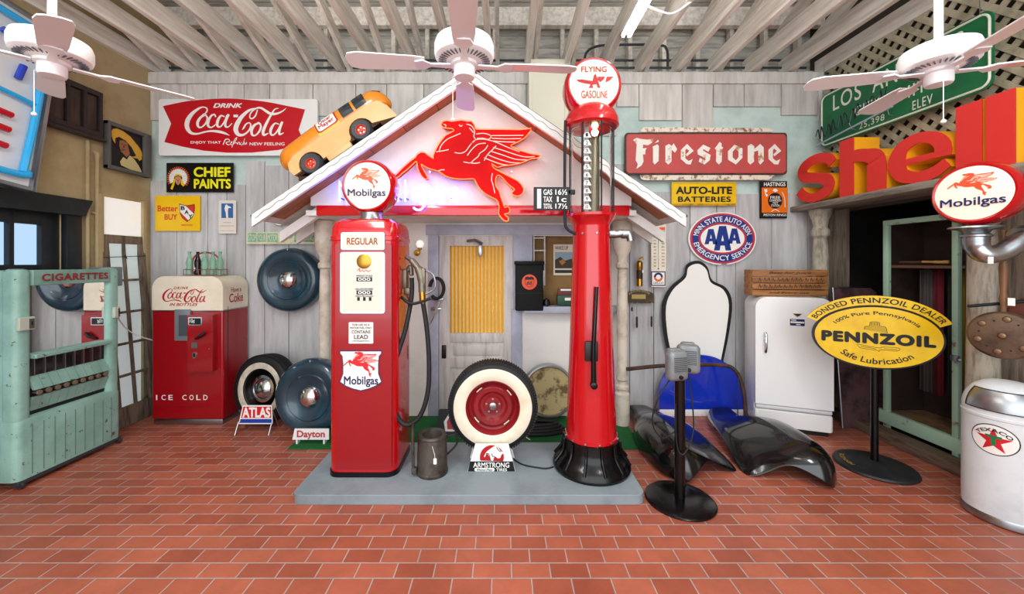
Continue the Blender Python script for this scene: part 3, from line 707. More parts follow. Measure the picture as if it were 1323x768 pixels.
MB().lathe([(0, 2.02), (.052, 2.02), (.052, 2.62), (.046, 2.64), (0, 2.64)], 24, T(.02, .02, 0)).build('inner_tube', mat('olive_grey_metal', '#77705c', .35, .6), vis)
mb = MB()
for i in range(8): a = R(45*i + 12); mb.tube([(.182*math.cos(a), .182*math.sin(a), 2.01), (.182*math.cos(a), .182*math.sin(a), 2.74)], .006, 8)
mb.build('guard_rods', M_mblack, vis)
mk = MB().box((-.06, -.11, 2.36), (.03, .006, .66)).build('gallon_scale', mat('scale_grey', '#8a8c8c', .5), vis, 0)
mb = MB(); tb = MB()
for i in range(10):
    z = 2.63 - i*.062; mb.prism([(-.095, z-.025), (-.025, z-.025), (-.045, z+.015), (-.075, z+.015)], -.118, -.114); text_mb(str(i+1), -.069, z-.018, -.051, z+.008, -.1195, mb=tb)
mb.build('gallon_tags', M_whiteink, mk, 0); tb.build('numerals', M_ink, mk, 0, False)
MB().lathe([(0, 2.71), (.2, 2.71), (.217, 2.725), (.215, 2.77), (.19, 2.83), (.14, 2.875), (.09, 2.895), (.09, 2.91), (0, 2.91)], 48).build('cap', M_red, vis, 30)
MB().lathe([(0, -.02), (.02, -.015), (.03, .01), (.015, .035), (0, .035)], 16, T(.03, .0, 2.675)).build('bulb', mat('warm_bulb', '#ffe6b0', .3, emit=9), vis)
globe(vis, 0, 0, WZ(116, VY) - .07, .225, .2, kind='fly')
mb = MB().box((-.04, -.182, .96), (.10, .03, .15), .008); mb.build('lever_plate', mat('lever_plate_metal', '#3a3433', .4, .7), vis)
mb = MB().tube([(-.03, -.215, .72), (-.03, -.212, 1.0), (-.005, -.205, 1.45)], [.022, .017, .014], 10); mb.lathe([(0, -.03), (.026, -.02), (.026, .02), (0, .03)], 14, T(-.03, -.215, .71) @ FACE)
mb.build('pump_lever', M_black, vis)
mb = MB().tube(catmull([(-.215, -.05, 2.76), (-.22, -.05, 2.5), (-.22, -.05, 2.0), (-.2, -.05, 1.9), (-.13, -.05, 1.86)], 6), .012, 10); mb.build('side_pipe', M_mblack, vis)
mb = MB().tube(catmull([(.13, .02, 1.85), (.2, .02, 1.86), (.27, .02, 1.87), (.31, .02, 1.865), (.325, .02, 1.81)], 6), .03, 12)
for x in (.17, .27): mb.lathe([(.038, -.02), (.038, .02)], 14, T(x, .02, 1.865) @ RY(90))
mb.build('outlet_elbow', M_steel, vis)
ps = MB().prism(rrect(WX(690, VY-.1)-VX, WZ(273, VY)-.07, WX(735, VY)-VX, WZ(244, VY)-.07), -.07, -.05).build('price_sign', M_ink, vis, 0)
mb = MB(); sx = lambda px: WX(px, VY) - VX; szz = lambda py: WZ(py, VY) - .07
for t, xa, xb, ya, yb in (('GAS', 701, 712, 247, 254), ('16½', 716, 731, 247, 254), ('TAX', 701, 712, 256, 263), ('1c', 718, 730, 256, 263), ('TOTAL', 701, 712, 265, 271.5), ('17½', 716, 731, 265, 271.5)):
    text_mb(t, sx(xa), szz(yb), sx(xb), szz(ya), -.072, .02, mb=mb)
mb.build('lettering', M_whiteink, ps, 0, False)
MB().prism(rrect(sx(693), szz(271), sx(698), szz(246.5)), -.0725, -.07).build('white_strip', M_whiteink, ps, 0)
MB().box((-.17, -.06, 2.19), (.06, .02, .04), .006).build('sign_clip', M_mblack, vis)

# ================================================================== TYRES
M_wwall = mat('whitewall_rubber', '#e9e2cd', .55, col2='#dcd2b6', scale=6)
def tyre_mesh(rad, w, rin, n=72, tread=100):
    h = w / 2
    prof = [(rin, h*.62), (rin + .02, h*.86), (rin + (rad-rin)*.45, h), (rad - .045, h*.96), (rad - .015, h*.80), (rad, h*.62), (rad, -h*.62), (rad - .015, -h*.80), (rad - .045, -h*.96), (rin + (rad-rin)*.45, -h), (rin + .02, -h*.86), (rin, -h*.62)]
    mb = MB().lathe(prof, n, FACE, closed=True)
    for i in range(tread):
        a = 360*i/tread
        for sgn in (1, -1):
            mb.box((0, sgn*h*.62, rad - .006), (2*math.pi*rad/tread*.55, h*.5, .016), 0, RY(a))
        mb.box((0, 0, rad), (2*math.pi*rad/tread*.5, h*.55, .008), 0, RY(a + 180/tread))
    return mb
def _ring(r0, r1, y0, y1, n=64): # flat-ish ring facing -y
    return MB().lathe([(r0, y0), (r1, y1)], n, FACE)
# the whitewall with a red wheel on the island
tw = thing('whitewall_tyre', 'whitewall tyre with a dark red steel wheel standing on the island', 'tyre', (WX(637, 3.15), 3.15, WZ(523, 3.15)))
tyre_mesh(.357, .17, .22).build('tyre', M_rubber, tw, 30)
MB().lathe([(.205, .07), (.225, .083), (.26, .091), (.30, .0885), (.318, .078)], 72, FACE, caps=False).build('whitewall_band', M_wwall, tw, 40)
M_wheel = mat('wheel_red_paint', '#8c1a20', .35, col2='#741318', scale=5)
wh = MB().lathe([(.222, .06), (.222, .075), (.212, .08), (.205, .07), (.19, .03), (.175, .02), (.165, .035), (.15, .045), (.12, .042), (.10, .02), (.075, .015), (.07, .03), (.035, .03), (0, .03)], 56, FACE, caps=False).build('wheel', M_wheel, tw, 30)
mb = MB()
for i in range(5): a = R(72*i + 18); mb.lathe([(.009, 0), (.009, .012), (0, .014)], 6, T(.055*math.cos(a), -.028, .055*math.sin(a)) @ FACE)
mb.build('lug_nuts', M_steel, wh)
MB().lathe([(.03, .03), (.03, .045), (.02, .05), (0, .05)], 24, FACE).build('hub_cap', M_alu, wh)
mb = MB()
for a0 in (40, 130, 220, 310): mb.tube([(.172*math.cos(R(a)), -.036, .172*math.sin(R(a))) for a in range(a0-9, a0+10, 3)], .005, 6)
mb.build('wheel_slots', M_wwall, wh)
# its advertising stand
st = thing('tyre_display_stand', 'white and black tyre stand with a rhinoceros emblem under the whitewall tyre', 'display stand', P(635, 592, 3.02))
ss = 3.02/500
def q(px, py): return ((px-635)*ss, (592-py)*ss)
zb = .07 - WZ(592, 3.02)
mb = MB().prism([(q(604, 610)[0], zb), (q(666, 610)[0], zb), q(657, 574), q(614, 574)], 0, .012)
mb.prism([(q(606, 610)[0], zb), q(610.5, 592), q(612.5, 592), (q(608, 610)[0], zb)], .01, .22); mb.prism([(q(662, 610)[0], zb), q(657.5, 592), q(659.5, 592), (q(664, 610)[0], zb)], .01, .22)
mb.prism([(q(604, 610)[0], zb), (q(666, 610)[0], zb), q(661.5, 593), q(608.5, 593)], .21, .222)
mb.build('stand_frame', M_white, st, 0)
MB().prism([(q(604.5, 610)[0], zb+.002), (q(665.5, 610)[0], zb+.002), q(662.5, 596.5), q(607.5, 596.5)], -.002, .0).build('black_panel', M_ink, st, 0)
MB().prism([q(a, b) for a, b in ellipse(635.5, 592, 15.5, 16, 30, 0, 180)] if False else [q(635.5 + 15.5*math.cos(R(a)), 591 - 15.5*math.sin(R(a))) for a in range(-20, 201, 8)], -.0025, -.001).build('red_disc', M_redink, st, 0)
rh = [(840,265),(850,272),(862,250),(872,232),(884,236),(900,262),(906,285),(920,300),(925,312),(945,312),(950,290),(962,262),(978,270),(990,282),(1010,286),(1030,275),(1032,258),(1045,238),(1062,230),(1078,206),(1050,212),(1035,206),(1022,190),(1008,166),(996,150),(980,142),(960,146),(935,160),(905,182),(876,204),(855,232)]
emb = MB().prism([q(530 + a/8.82, 560 + b/8.82) for a, b in rh], -.004, -.0026).build('rhinoceros_emblem', M_whiteink, st, 0)
mb = MB()
for l in ([(985,155),(1005,190),(1030,210)], [(930,230),(940,262),(960,262)], [(862,235),(890,230),(905,262),(912,296)]): mb.ribbon([(*q(530 + a/8.82, 560 + b/8.82), 8*ss/8.82) for a, b in l], -.0045, sm=3)
mb.build('emblem_lines', M_ink, emb, 0)
mb = text_mb('ARMSTRONG', *q(611.5, 604.3), *q(658, 597.6), -.003, .03); text_mb('TIRES', *q(641, 609), *q(655, 605.2), -.003, .03, mb=mb)
mb.build('lettering', M_whiteink, st, 0, False)
MB().prism([q(a, b) for a, b in rrect(613, 604.8, 639, 609.2, 2)], -.003, -.002).build('name_plate', M_whiteink, st, 0)
text_mb('Rhino-Flex', *q(616, 608.6), *q(636.5, 605.6), -.0035, .02, .3).build('small_lettering', M_ink, st, 0, False)

# moon-capped spare covers and the chrome-capped whitewall by the plank wall
M_cover = mat('blue_black_cover_paint', '#1b3643', .2, col2='#23475a', scale=2.5, coat=.5)
def cover(name, label, cx, cy, cz, rad, rot, group):
    o = thing(name, label, 'tyre cover', (cx, cy, cz), rot, group)
    p = [(0, .02), (rad*.22, .02), (rad*.50, .028), (rad*.555, .045), (rad*.585, .048), (rad*.61, .04), (rad*.75, .062), (rad*.88, .055), (rad*.97, .02), (rad, -.03), (rad*.98, -.1), (0, -.1)]
    MB().lathe(p, 64, FACE).build('cover_disc', M_cover, o, 40)
    MB().lathe([(0, .085), (rad*.12, .08), (rad*.22, .062), (rad*.285, .035), (rad*.30, .02), (0, .016)], 32, FACE).build('hub_cap', M_chrome, o, 40)
    MB().box((0, -.035, rad*.93), (.016, .012, .03), .004).build('latch', M_steel, o)
    return o
cover('spare_tyre_cover', 'round blue black metal tyre cover hung on the plank wall', WX(372.5, 4.36), 4.375, WZ(362, 4.38), .365, (0, 0, 0), 'metal tyre covers')
cover('spare_tyre_cover', 'round blue black metal tyre cover leaning on the floor beside the red dial pump', -1.885, 3.79, .39, .37, (-4, 0, -6), 'metal tyre covers')
t2 = thing('whitewall_tyre', 'dusty whitewall tyre with large chrome hubcap leaning beside the red vending machine', 'tyre', (-2.54, 4.15, .36), (-6, 0, -14))
tyre_mesh(.355, .17, .2).build('tyre', M_rubber, t2, 30)
MB().lathe([(.215, .085), (.235, .0915), (.272, .0925), (.278, .09)], 72, FACE, caps=False).build('whitewall_band', mat('dusty_whitewall', '#cfc8b6', .6, col2='#a79f8d', scale=7), t2, 40)
wh = MB().lathe([(.205, .06), (.2, .075), (.19, .06), (.175, .025), (.15, .0), (0, .0)], 48, FACE, caps=False).build('wheel', M_black, t2, 30)
MB().lathe([(.15, .0), (.15, .03), (.14, .045), (.118, .05), (.112, .04), (.1, .06), (.06, .085), (0, .095)], 40, FACE).build('hub_cap', M_chrome, wh, 40)
mb = MB()
for l in ([(-.05,.05,.012),(-.02,-.04,.014),(.02,.04,.014),(.05,-.03,.012)], [(-.05,-.01,.012),(.0,-.03,.01),(.06,.0,.008)]): mb.ribbon(l, -.092, -.075, sm=4)
mb.build('hub_crest', mat('crest_dark_metal', '#5b5f63', .3, .9), wh, 0)
# ATLAS stand
at = thing('tyre_display_stand', 'small red and blue wire-legged sign stand in front of the chrome-capped tyre', 'display stand', (WX(332, 3.86), 3.86, 0))
a_ = 3.86/500; Zp = lambda py: WZ(py, 3.86)
ax = lambda px: (px-332)*a_
def tl(px, py): return (ax(px), Zp(py) )
MB().prism([tl(308.5, 548), tl(352.5, 548), tl(351.5, 524), tl(314, 524)], -.005, .005).build('panel', M_white, at, 0)
MB().prism([tl(312, 540), tl(351, 540), tl(350.5, 525.5), tl(315, 525.5)], -.007, -.005).build('red_field', mat('sign_bright_red', '#d2202b', .4), at, 0)
MB().prism([tl(310.2, 546.5), tl(351.8, 546.5), tl(351.3, 541.5), tl(311.3, 541.5)], -.007, -.005).build('blue_field', mat('sign_blue', '#1c3d9c', .4), at, 0)
text_mb('ATLAS', *tl(314, 539.5), *tl(350, 526), -.009, .05).build('lettering', M_whiteink, at, 0, False)
mb = MB()
for x in (309, 352): mb.tube([(ax(x), -.01, Zp(545)), (ax(x)-.005, -.06, 0.004)], .006, 6); mb.tube([(ax(x), .0, Zp(530)), (ax(x), .12, 0.004)], .006, 6)
mb.build('wire_legs', M_steel, at)
dy = thing('tyre_display_stand', 'low white stand with red blackletter-style name at the foot of the leaning tyre cover', 'display stand', (WX(399, 3.6), 3.60, 0.012))
d_ = 3.62/500; tl = lambda px, py: ((px-399)*d_, WZ(py, 3.62) - .012)
mb = MB().prism([tl(378, 567), tl(425, 567), tl(425, 553), tl(381, 553)], -.004, .006)
for x in (383, 418): mb.box(((x-399)*d_, .03, .03), (.015, .05, .06))
mb.build('panel', M_white, dy, 0)
text_mb('Dayton', *tl(384, 566.5), *tl(420, 555), -.006, .04).build('lettering', mat('faded_red_ink', '#b5474a', .5), dy, 0, False)

# ================================================================== SMALL THINGS ON AND BEHIND THE ISLAND
can = thing('oil_can', 'rusty open-topped oil can with a long side spout on the island', 'oil can', (WX(557, 2.97), 3.02, .07))
M_rust = mat('rusty_tin', '#5a544e', .5, .5, col2='#3b2d25', scale=7)
MB().lathe([(0, .01), (.117, .01), (.12, 0), (.122, .02), (.117, .03), (.112, .25), (.108, .275), (.112, .285), (.105, .3), (.078, .295), (.076, .2), (0, .03)], 36).build('can_body', M_rust, can, 30)
mb = MB().tube(catmull([(-.11, -.06, .03), (-.13, -.07, .05), (-.135, -.07, .2), (-.135, -.07, .4)], 5), .012, 10); mb.box((-.125, -.065, .045), (.04, .05, .05), .01); mb.build('spout', M_rust, can)
MB().tube(catmull([(.105, .03, .26), (.17, .04, .27), (.185, .04, .2), (.11, .03, .12)], 6), .008, 8).build('handle', M_mblack, can)
tg = MB().prism(rrect(.03, .12, .055, .165, .006), -.122, -.12); tg.tube([(.02, -.112, .25), (.04, -.12, .19), (.042, -.121, .16)], .002, 5); tg.build('price_tag', M_whiteink, can, 0)

dr = thing('drum_lid', 'mottled tan round drum head with a steel rim leaning under the counter', 'drum lid', (WX(709, 4.12), 4.12, WZ(507, 4.12)+.02), (-6, 0, 0))
MB().lathe([(0, .03), (.245, .03), (.25, .0), (0, .0)], 56, FACE).build('disc_face', mat('mottled_tan_paint', '#b7a878', .6, col2='#6d5636', scale=9, lo=.5, hi=.6), dr, 40)
MB().lathe([(.245, .03), (.255, .055), (.272, .055), (.278, .03), (.278, -.05), (.25, -.05)], 56, FACE, closed=True).build('rim', M_steel, dr, 40)
hc = thing('hose_coil', 'flat coil of black hose lying on the turf below the drum lid', 'hose', (WX(690, 3.95), 3.88, .012))
mb = MB()
for i in range(4): mb.tube([((.30-.025*i)*math.cos(R(a)), (.12-.02*i)*math.sin(R(a)), .018 + .022*i) for a in range(0, 360, 10)], .017, 10, True)
mb.build('hose', M_rubber, hc)
MB().tube(catmull([(-.16, -.1, .09), (-.15, -.13, .07), (-.1, -.17, .02), (-.06, -.2, .006)], 5), .005, 6).build('string_tie', M_whiteink, hc)
bd = thing('badge_sign', 'small black floor sign with a red and white badge, half behind the whitewall tyre', 'sign', (WX(578, 3.75), 3.80, .012), (-28, 0, 0))
MB().prism(rrect(-.11, 0, .14, .24, .02), 0, .02).build('panel', M_ink, bd)
MB().prism([(-.03, .03), (.11, .03), (.11, .2), (-.0, .2), (-.05, .12)], -.002, 0).build('white_badge', M_whiteink, bd, 0)
MB().prism([(-.01, .05), (.1, .05), (.1, .18), (.01, .18), (-.02, .12)], -.004, -.002).build('red_badge', M_redink, bd, 0)
tag(MB().tube(catmull([(.06, 3.25, .077), (.15, 3.12, .077), (.3, 3.06, .077), (.36, 3.06, .077), (.40, 3.08, .077)], 6), .006, 8).build('power_cord', M_rubber), 'thin black cord on the island running from the tyre to the slim pump', 'cord')

# ================================================================== HOT DOG CAR ON THE ROOF SLOPE
M_bun = mat('bun_tan_paint', '#eebb80', .35, col2='#e6ae70', scale=3)
M_dog = mat('hot_dog_orange', '#ef8d1c', .2, coat=.5)
M_yel = mat('band_yellow', '#f6b81e', .25, coat=.4)
carY = 3.74
c0 = P(397.5, 209.5, 3.5)
car = thing('hot_dog_car', 'orange hot dog shaped toy car in a tan bun parked on the roof slope', 'toy car', (c0.x, carY, c0.z), (0, -34.0, 0))
def sec(x, cz, ry, rz, n=24): return [(x, ry*math.cos(2*math.pi*i/n), cz + rz*math.sin(2*math.pi*i/n)) for i in range(n)]
rings = []
for i in range(13):
    a = math.pi/2*(1 - i/12); rings.append(sec(-.285 + .16*(1 - math.sin(a)), .205, max(.002, .142*math.cos(a)), max(.002, .135*math.cos(a))))
for x, cz, r in ((.1, .222, .138), (.3, .226, .138), (.5, .226, .14), (.66, .222, .142), (.78, .21, .14)): rings.append(sec(x, cz, r, r*.95))
for i in range(1, 11):
    a = math.pi/2*i/10; rings.append(sec(.78 + .15*math.sin(a), .21 - .05*(1-math.cos(a)), max(.002, .14*math.cos(a)), max(.002, .132*math.cos(a))))
loft(MB(), rings).build('hot_dog_body', M_dog, car, 60)
# bun: side profile with wheel arches, extruded and softened
def arch(cx, r, n=10): return [(cx + r*math.cos(R(180 - 180*i/n)), r*math.sin(R(180 - 180*i/n)) * .95 + .0) for i in range(n+1)]
prof = [(-.19, .0)] + arch(0, .118) + [(.12, -.02), (.42, -.02), (.44, .0)] + arch(.557, .118) + [(.68, -.0), (.9, -.075), (.905, -.06), (.88, .06), (.83, .15), (.74, .17), (.5, .17), (.2, .165), (-.1, .155), (-.18, .125), (-.205, .06)]
b = MB().prism(prof, -.172, .172).build('bun_body', M_bun, car, 40)
bv = b.modifiers.new('bevel', 'BEVEL'); bv.width = .035; bv.segments = 4; bv.limit_method = 'ANGLE'; bv.angle_limit = R(60)
MB().box((.28, 0, -.0), (.92, .28, .05), .01).build('chassis', mat('chassis_dark_red', '#3d1710', .5), car)
MB().box((.28, -.15, -.045), (.26, .05, .06), .01).build('side_step', M_bun, car)
MB().prism([(-.17, -.02), (-.04, -.095), (-.12, -.09), (-.19, -.05)], -.15, .15).build('tail_valance', mat('chassis_dark_red', '#3d1710'), car, 0)
M_tyre2 = mat('toy_tyre_grey', '#3a3f45', .55)
for x in (0, .557):
    for s in (-1, 1):
        w = MB().lathe([(.05, -.05), (.085, -.055), (.1, -.035), (.1, .035), (.085, .055), (.05, .05)], 36, T(x, s*.14, 0) @ FACE, closed=True).build('wheel', M_tyre2, car, 40)
        h = MB().lathe([(.052, .0), (.052, .048), (.045, .05), (.036, .03), (.018, .03), (.016, .045), (0, .047)], 28, T(x, s*.14, 0) @ (RX(90) if s < 0 else RX(-90))).build('wheel_hub', mat('hub_orange_red', '#d8431f', .35), w, 30)
        mb = MB()
        for i in range(5): mb.lathe([(.007, 0), (.007, .008), (0, .009)], 8, T(x, s*.14, 0) @ (RX(90) if s < 0 else RX(-90)) @ T(.027*math.cos(R(72*i)), .027*math.sin(R(72*i)), .03))
        mb.build('lug_nuts', M_chrome, h)
# the yellow band, windows and name sign follow the hot dog's round side
def patch(x0, x1, a0, a1, dr, n=10):        # angles measured from -y up towards +z
    mb = MB(); vs = []; fs = []
    for i in range(n+1):
        a = R(a0 + (a1-a0)*i/n)
        for x in (x0, x1): vs.append((x, -(.139+dr)*math.cos(a), .226 + (.132+dr)*math.sin(a)))
    for i in range(n): fs.append([2*i, 2*i+1, 2*i+3, 2*i+2])
    return mb.add(vs, fs)
patch(.20, .43, -20, 200, .003, 30).build('mustard_band', M_yel, car, 60)
M_cw = mat('car_window_dark', '#1c2b31', .08, coat=.6)
for x0, x1 in ((.475, .595), (.62, .74)):
    for a0, a1 in ((-10, 46), (134, 190)): patch(x0, x1, a0, a1, .006).build('side_window', M_cw, car, 60)
mb = MB(); vs = []; fs = []
for i in range(9):
    a = R(40 + 100*i/8)
    for x, k in ((.835, .95), (.895, .66)): vs.append((x, -.144*k*math.cos(a), .2 + .138*k*math.sin(a)))
for i in range(8): fs.append([2*i, 2*i+1, 2*i+3, 2*i+2])
mb.add(vs, fs).build('windshield', M_cw, car, 60)
def on_dog(mb, dr): return mb.warp(lambda v: (v.x, -(.139+dr-v.y)*math.cos(v.z), .226 + (.132+dr-v.y)*math.sin(v.z)))
def rr_ang(x0, a0, x1, a1, r): return [(x, a) for x, a in rrect(x0, a0, x1, a1, r)]
def fine_panel(x0, a0, x1, a1, dr, n=12):
    vs = []; fs = []
    for i in range(n+1):
        z = a0 + (a1-a0)*i/n; e = .12*(1 if i in (0, n) else 0)*(x1-x0)
        vs += [(x0+e, 0, z), (x1-e, 0, z)]
    for i in range(n): fs.append([2*i, 2*i+1, 2*i+3, 2*i+2])
    return on_dog(MB().add(vs, fs), dr)
sg = fine_panel(.205, -.15, .43, .82, .005).build('name_sign', M_redink, car, 60)
fine_panel(.22, -.08, .415, .75, .007).build('sign_face', M_whiteink, sg, 60)
mb = text_mb('Oscar', .25, .36, .385, .68, 0, bold=.02); text_mb('Mayer', .235, -.02, .40, .34, 0, bold=.03, mb=mb)
on_dog(mb, .010).build('lettering', M_redink, sg, 0, False)

# ================================================================== SIGNS ON THE LEFT HALF OF THE BACK WALL
ck = Sign('fishtail_drink_sign', 'large white enamel soda sign with a red fishtail, behind the hot dog car', 'sign', 205, 128, 410, 201, 4.44, M_white, r=.03, depth=.03)
def c2(x, y): return (200 + x/6.014, 120 + y/6.014)
top = catmull([(64, 104), (250, 66), (450, 48), (620, 46), (850, 68), (1020, 100), (1168, 130)], 4); bot = catmull([(1140, 215), (1110, 300), (1150, 380), (960, 445), (750, 466), (560, 466), (380, 450), (220, 420), (75, 383)], 3)
ck.poly([c2(*p) for p in top + [(1118, 290), (1168, 395)] + [(960, 445), (750, 466), (560, 466), (380, 450), (220, 420), (75, 383), (128, 240)]], mat('fishtail_red', '#c4101f', .3), 'red_fishtail')
ck.strokes([[(*c2(a, b), w/6.014) for a, b, w in st] for st in COKE], M_whiteink)
mbt = [ck.text('DRINK', *c2(455, 82), *c2(682, 118), M_whiteink, shear=.3, bold=.05), ck.text('ENJOY THAT', *c2(280, 376), *c2(515, 402), M_whiteink, bold=.02), ck.text('NEW FEELING', *c2(738, 386), *c2(1010, 410), M_whiteink, bold=.02)]
ck.strokes([[(*c2(a, b), w/6.014) for a, b, w in st] for st in (
    [(532,405,6),(550,365,8),(575,362,6),(582,378,6),(555,388,6),(570,405,7),(590,398,5),(603,380,5),(594,385,5),(592,402,6),(612,402,5),(640,350,5),(622,365,6),(600,425,6)],
    [(618,392,4),(640,390,5),(642,402,5),(652,385,5),(662,388,5),(658,402,5),(672,392,5),(675,384,5),(668,402,5),(684,402,5),(700,355,6),(690,405,6),(700,388,5),(705,402,5),(715,385,5),(713,402,5)],
    )], M_whiteink)
cf = Sign('paint_sign', 'black and yellow paint sign with a feathered headdress portrait', 'sign', 215, 210.5, 301, 248.5, 4.46, mat('sign_black', '#0d0c0c', .35), depth=.015)
def c5(x, y): return (195 + x/7.68, 205 + y/7.68)
M_or = mat('feather_orange', '#d5602a', .5)
w_, o_ = [], []
for i in range(23):
    a0, a1 = -42 + i*11.2, -42 + (i+1)*11.2 - 1.5
    def fp(r, a): return c5(272 + r*math.cos(R(a)) , 196 - r*1.02*math.sin(R(a)))
    w_.append([fp(40, a0), fp(40, a1), fp(92, a1), fp(92, a0)]); o_.append([fp(90, a0+.5), fp(90, a1-.5), fp(113, (a0+a1)/2+2), fp(113, (a0+a1)/2-2)])
cf.poly(w_, M_whiteink, 'white_feathers'); cf.poly(o_, M_or, 'orange_feather_tips')
cf.poly([[c5(225,180),c5(245,160),c5(270,152),c5(300,160),c5(316,182),c5(300,178),c5(270,168),c5(240,178)], [c5(228,200),c5(245,205),c5(235,262),c5(215,310),c5(196,300),c5(215,250)], [c5(300,205),c5(312,205),c5(325,245),c5(342,265),c5(322,278),c5(300,255)]], M_yellow, 'headband_and_braids', -.0035)
cf.poly([c5(243,185),c5(270,175),c5(298,185),c5(302,215),c5(292,245),c5(272,265),c5(254,250),c5(242,220)], mat('emblem_skin', '#c98f68', .6), 'face', -.004)
cf.poly([[c5(250,206),c5(263,206),c5(263,210),c5(250,210)],[c5(278,206),c5(291,206),c5(291,210),c5(278,210)],[c5(262,240),c5(282,240),c5(282,244),c5(262,244)],[c5(270,212),c5(275,212),c5(278,230),c5(266,230)]], mat('feature_brown', '#6b3b26', .6), 'face_lines', -.0055)
M_yl = mat('lemon_lettering', '#f3ea1c', .4)
cf.text('CHIEF', *c5(426, 84), *c5(792, 184), M_yl, bold=.045); cf.text('PAINTS', *c5(428, 202), *c5(795, 300), M_yl, bold=.045)
bb = Sign('yellow_hardware_sign', 'bright yellow sign with red lettering and a striped shield', 'sign', 200.5, 253, 258, 298.5, 4.46, mat('sign_bright_yellow', '#f7c613', .3), depth=.012)
M_bo = mat('orange_red_lettering', '#d8431f', .4)
bb.text('Better', *c5(68, 466), *c5(268, 526), M_bo, bold=.03); bb.text('BUY', *c5(137, 552), *c5(262, 608), M_bo, bold=.03); bb.text('HARDWARE', *c5(302, 652), *c5(415, 668), M_bo, bold=.01)
shp = [(282,447),(330,460),(360,465),(390,460),(434,452),(436,500),(430,550),(408,590),(360,630),(312,592),(290,550),(284,500)]
bb.poly([c5(*p) for p in shp], M_ink, 'shield_outline'); bb.poly([c5(360+(a-360)*.92, 540+(b-540)*.93) for a, b in shp], mat('shield_red', '#d8302a', .4), 'shield_emblem', -.003)
bb.poly([c5(*p) for p in [(289,458),(345,470),(428,548),(404,585),(372,612),(292,530)]], M_whiteink, 'white_bend', -.004)
for ch, x, y in (('B', 300, 472), ('A', 338, 512), ('Y', 376, 555)): bb.text(ch, *c5(x, y), *c5(x+40, y+40), M_ink, y=-.0055, bold=.04)
po = Sign('pin_up_calendar', 'small pale paper calendar with a blue picture panel', 'calendar', 282.5, 259, 305, 302, 4.46, mat('old_paper', '#e4ddd2', .8), depth=.006)
po.poly([c5(700, 446), c5(816, 446), c5(816, 590), c5(700, 590)], mat('poster_blue', '#3567a0', .6), 'picture'); po.poly([c5(*p) for p in [(740,462),(756,455),(765,470),(790,478),(800,490),(770,492),(765,520),(768,590),(750,590),(745,540),(732,500)]], M_whiteink, 'pale_figure', -.0035)
po.poly([[c5(720,632),c5(795,632),c5(795,638),c5(720,638)],[c5(690,665),c5(825,665),c5(825,669),c5(690,669)],[c5(690,715),c5(825,715),c5(825,719),c5(690,719)]], mat('faded_print', '#c9a79a', .8), 'printed_lines')
po.poly([c5(688,672),c5(828,672),c5(828,674),c5(688,674)], mat('faded_print', '#c9a79a', .8), 'grid_line')
ns = Sign('no_smoking_sign', 'long narrow green and cream motor notice above the wall-hung tyre cover', 'sign', 318, 300, 410, 315.5, 4.44, mat('aged_cream_sign', '#d8d3b4', .5, col2='#c3bd98', scale=8), depth=.03)
def c8(x, y): return (310 + x/10.97, 255 + y/10.97)
M_gr = mat('faded_green_print', '#7fb595', .55, col2='#5f9d7c', scale=9)
ns.poly([[c8(115,512),c8(232,512),c8(232,632),c8(115,632)],[c8(250,512),c8(372,512),c8(372,632),c8(250,632)],[c8(388,512),c8(535,512),c8(535,632),c8(388,632)]], M_gr, 'green_panels')
ns.poly([[c8(768,512),c8(830,512),c8(830,632),c8(768,632)],[c8(850,512),c8(1050,512),c8(1050,632),c8(850,632)]], mat('green_print', '#4f9672', .55), 'darker_green_panels')
M_cr = mat('cream_print', '#e2ddc2', .5)
for t, a, b in (('STOP', 122, 228), ('YOUR', 256, 366), ('MOTOR', 394, 530), ('NO', 774, 826), ('SMOKING', 856, 1046)): ns.text(t, *c8(a, 528), *c8(b, 618), M_cr, bold=.0)
ns.text('please', *c8(565, 535), *c8(745, 600), mat('green_print', '#4f9672', .55), shear=.4, bold=.02)
rs = Sign('round_sign', 'little round white and orange sign tucked under the gable eave', 'sign', 351, 268, 371.5, 291, 4.44, M_white, depth=.012, poly=[(361 + 10.5*math.cos(R(a)), 280 + 11*math.sin(R(a))) for a in range(0, 360, 10)])
rs.poly([[(354,281),(359,281),(359,286),(355,285)], [(361,281),(368,281),(366,286),(361,286)]], mat('sign_orange', '#eb9a12', .4), 'orange_marks'); rs.poly([(361.5 + 1.4*math.cos(R(a)), 287.5 + 1.4*math.sin(R(a))) for a in range(0, 360, 30)], M_ink, 'black_dot', -.003)

# ================================================================== SODA VENDING MACHINE
vm = thing('soda_vending_machine', 'red and cream soda vending machine with rounded top standing by the plank wall', 'vending machine', (WX(242, 4.05), 4.05, 0))
vs_ = 4.05/500; vx = lambda px: (px-242)*vs_; vz = lambda py: WZ(py, 4.05)
def c6(x, y): return (190 + x/7.68, 320 + y/7.68)
VW, VH, VD = .372, 1.56, .40
def topround(z0, z1, w, r, n=8):
    return [(-w, z0), (w, z0)] + [(w - r + r*math.cos(R(90*i/n)), z1 - r + r*math.sin(R(90*i/n))) for i in range(n+1)] + [(-w + r - r*math.sin(R(90*i/n)), z1 - r + r*math.cos(R(90*i/n))) for i in range(n+1)]
o = MB().prism(topround(1.2, VH, VW, .13), 0, VD).build('cream_top', M_cream, vm, 30)
def bevel(o, w=.03, a=60, seg=4):
    b = o.modifiers.new('bevel', 'BEVEL'); b.width = w; b.segments = seg; b.limit_method = 'ANGLE'; b.angle_limit = R(a); return o
bevel(o, .03, 70)
bevel(MB().prism(rrect(-VW, .06, VW, 1.205), 0, VD).build('red_body', M_reddoor, vm, 30), .02)
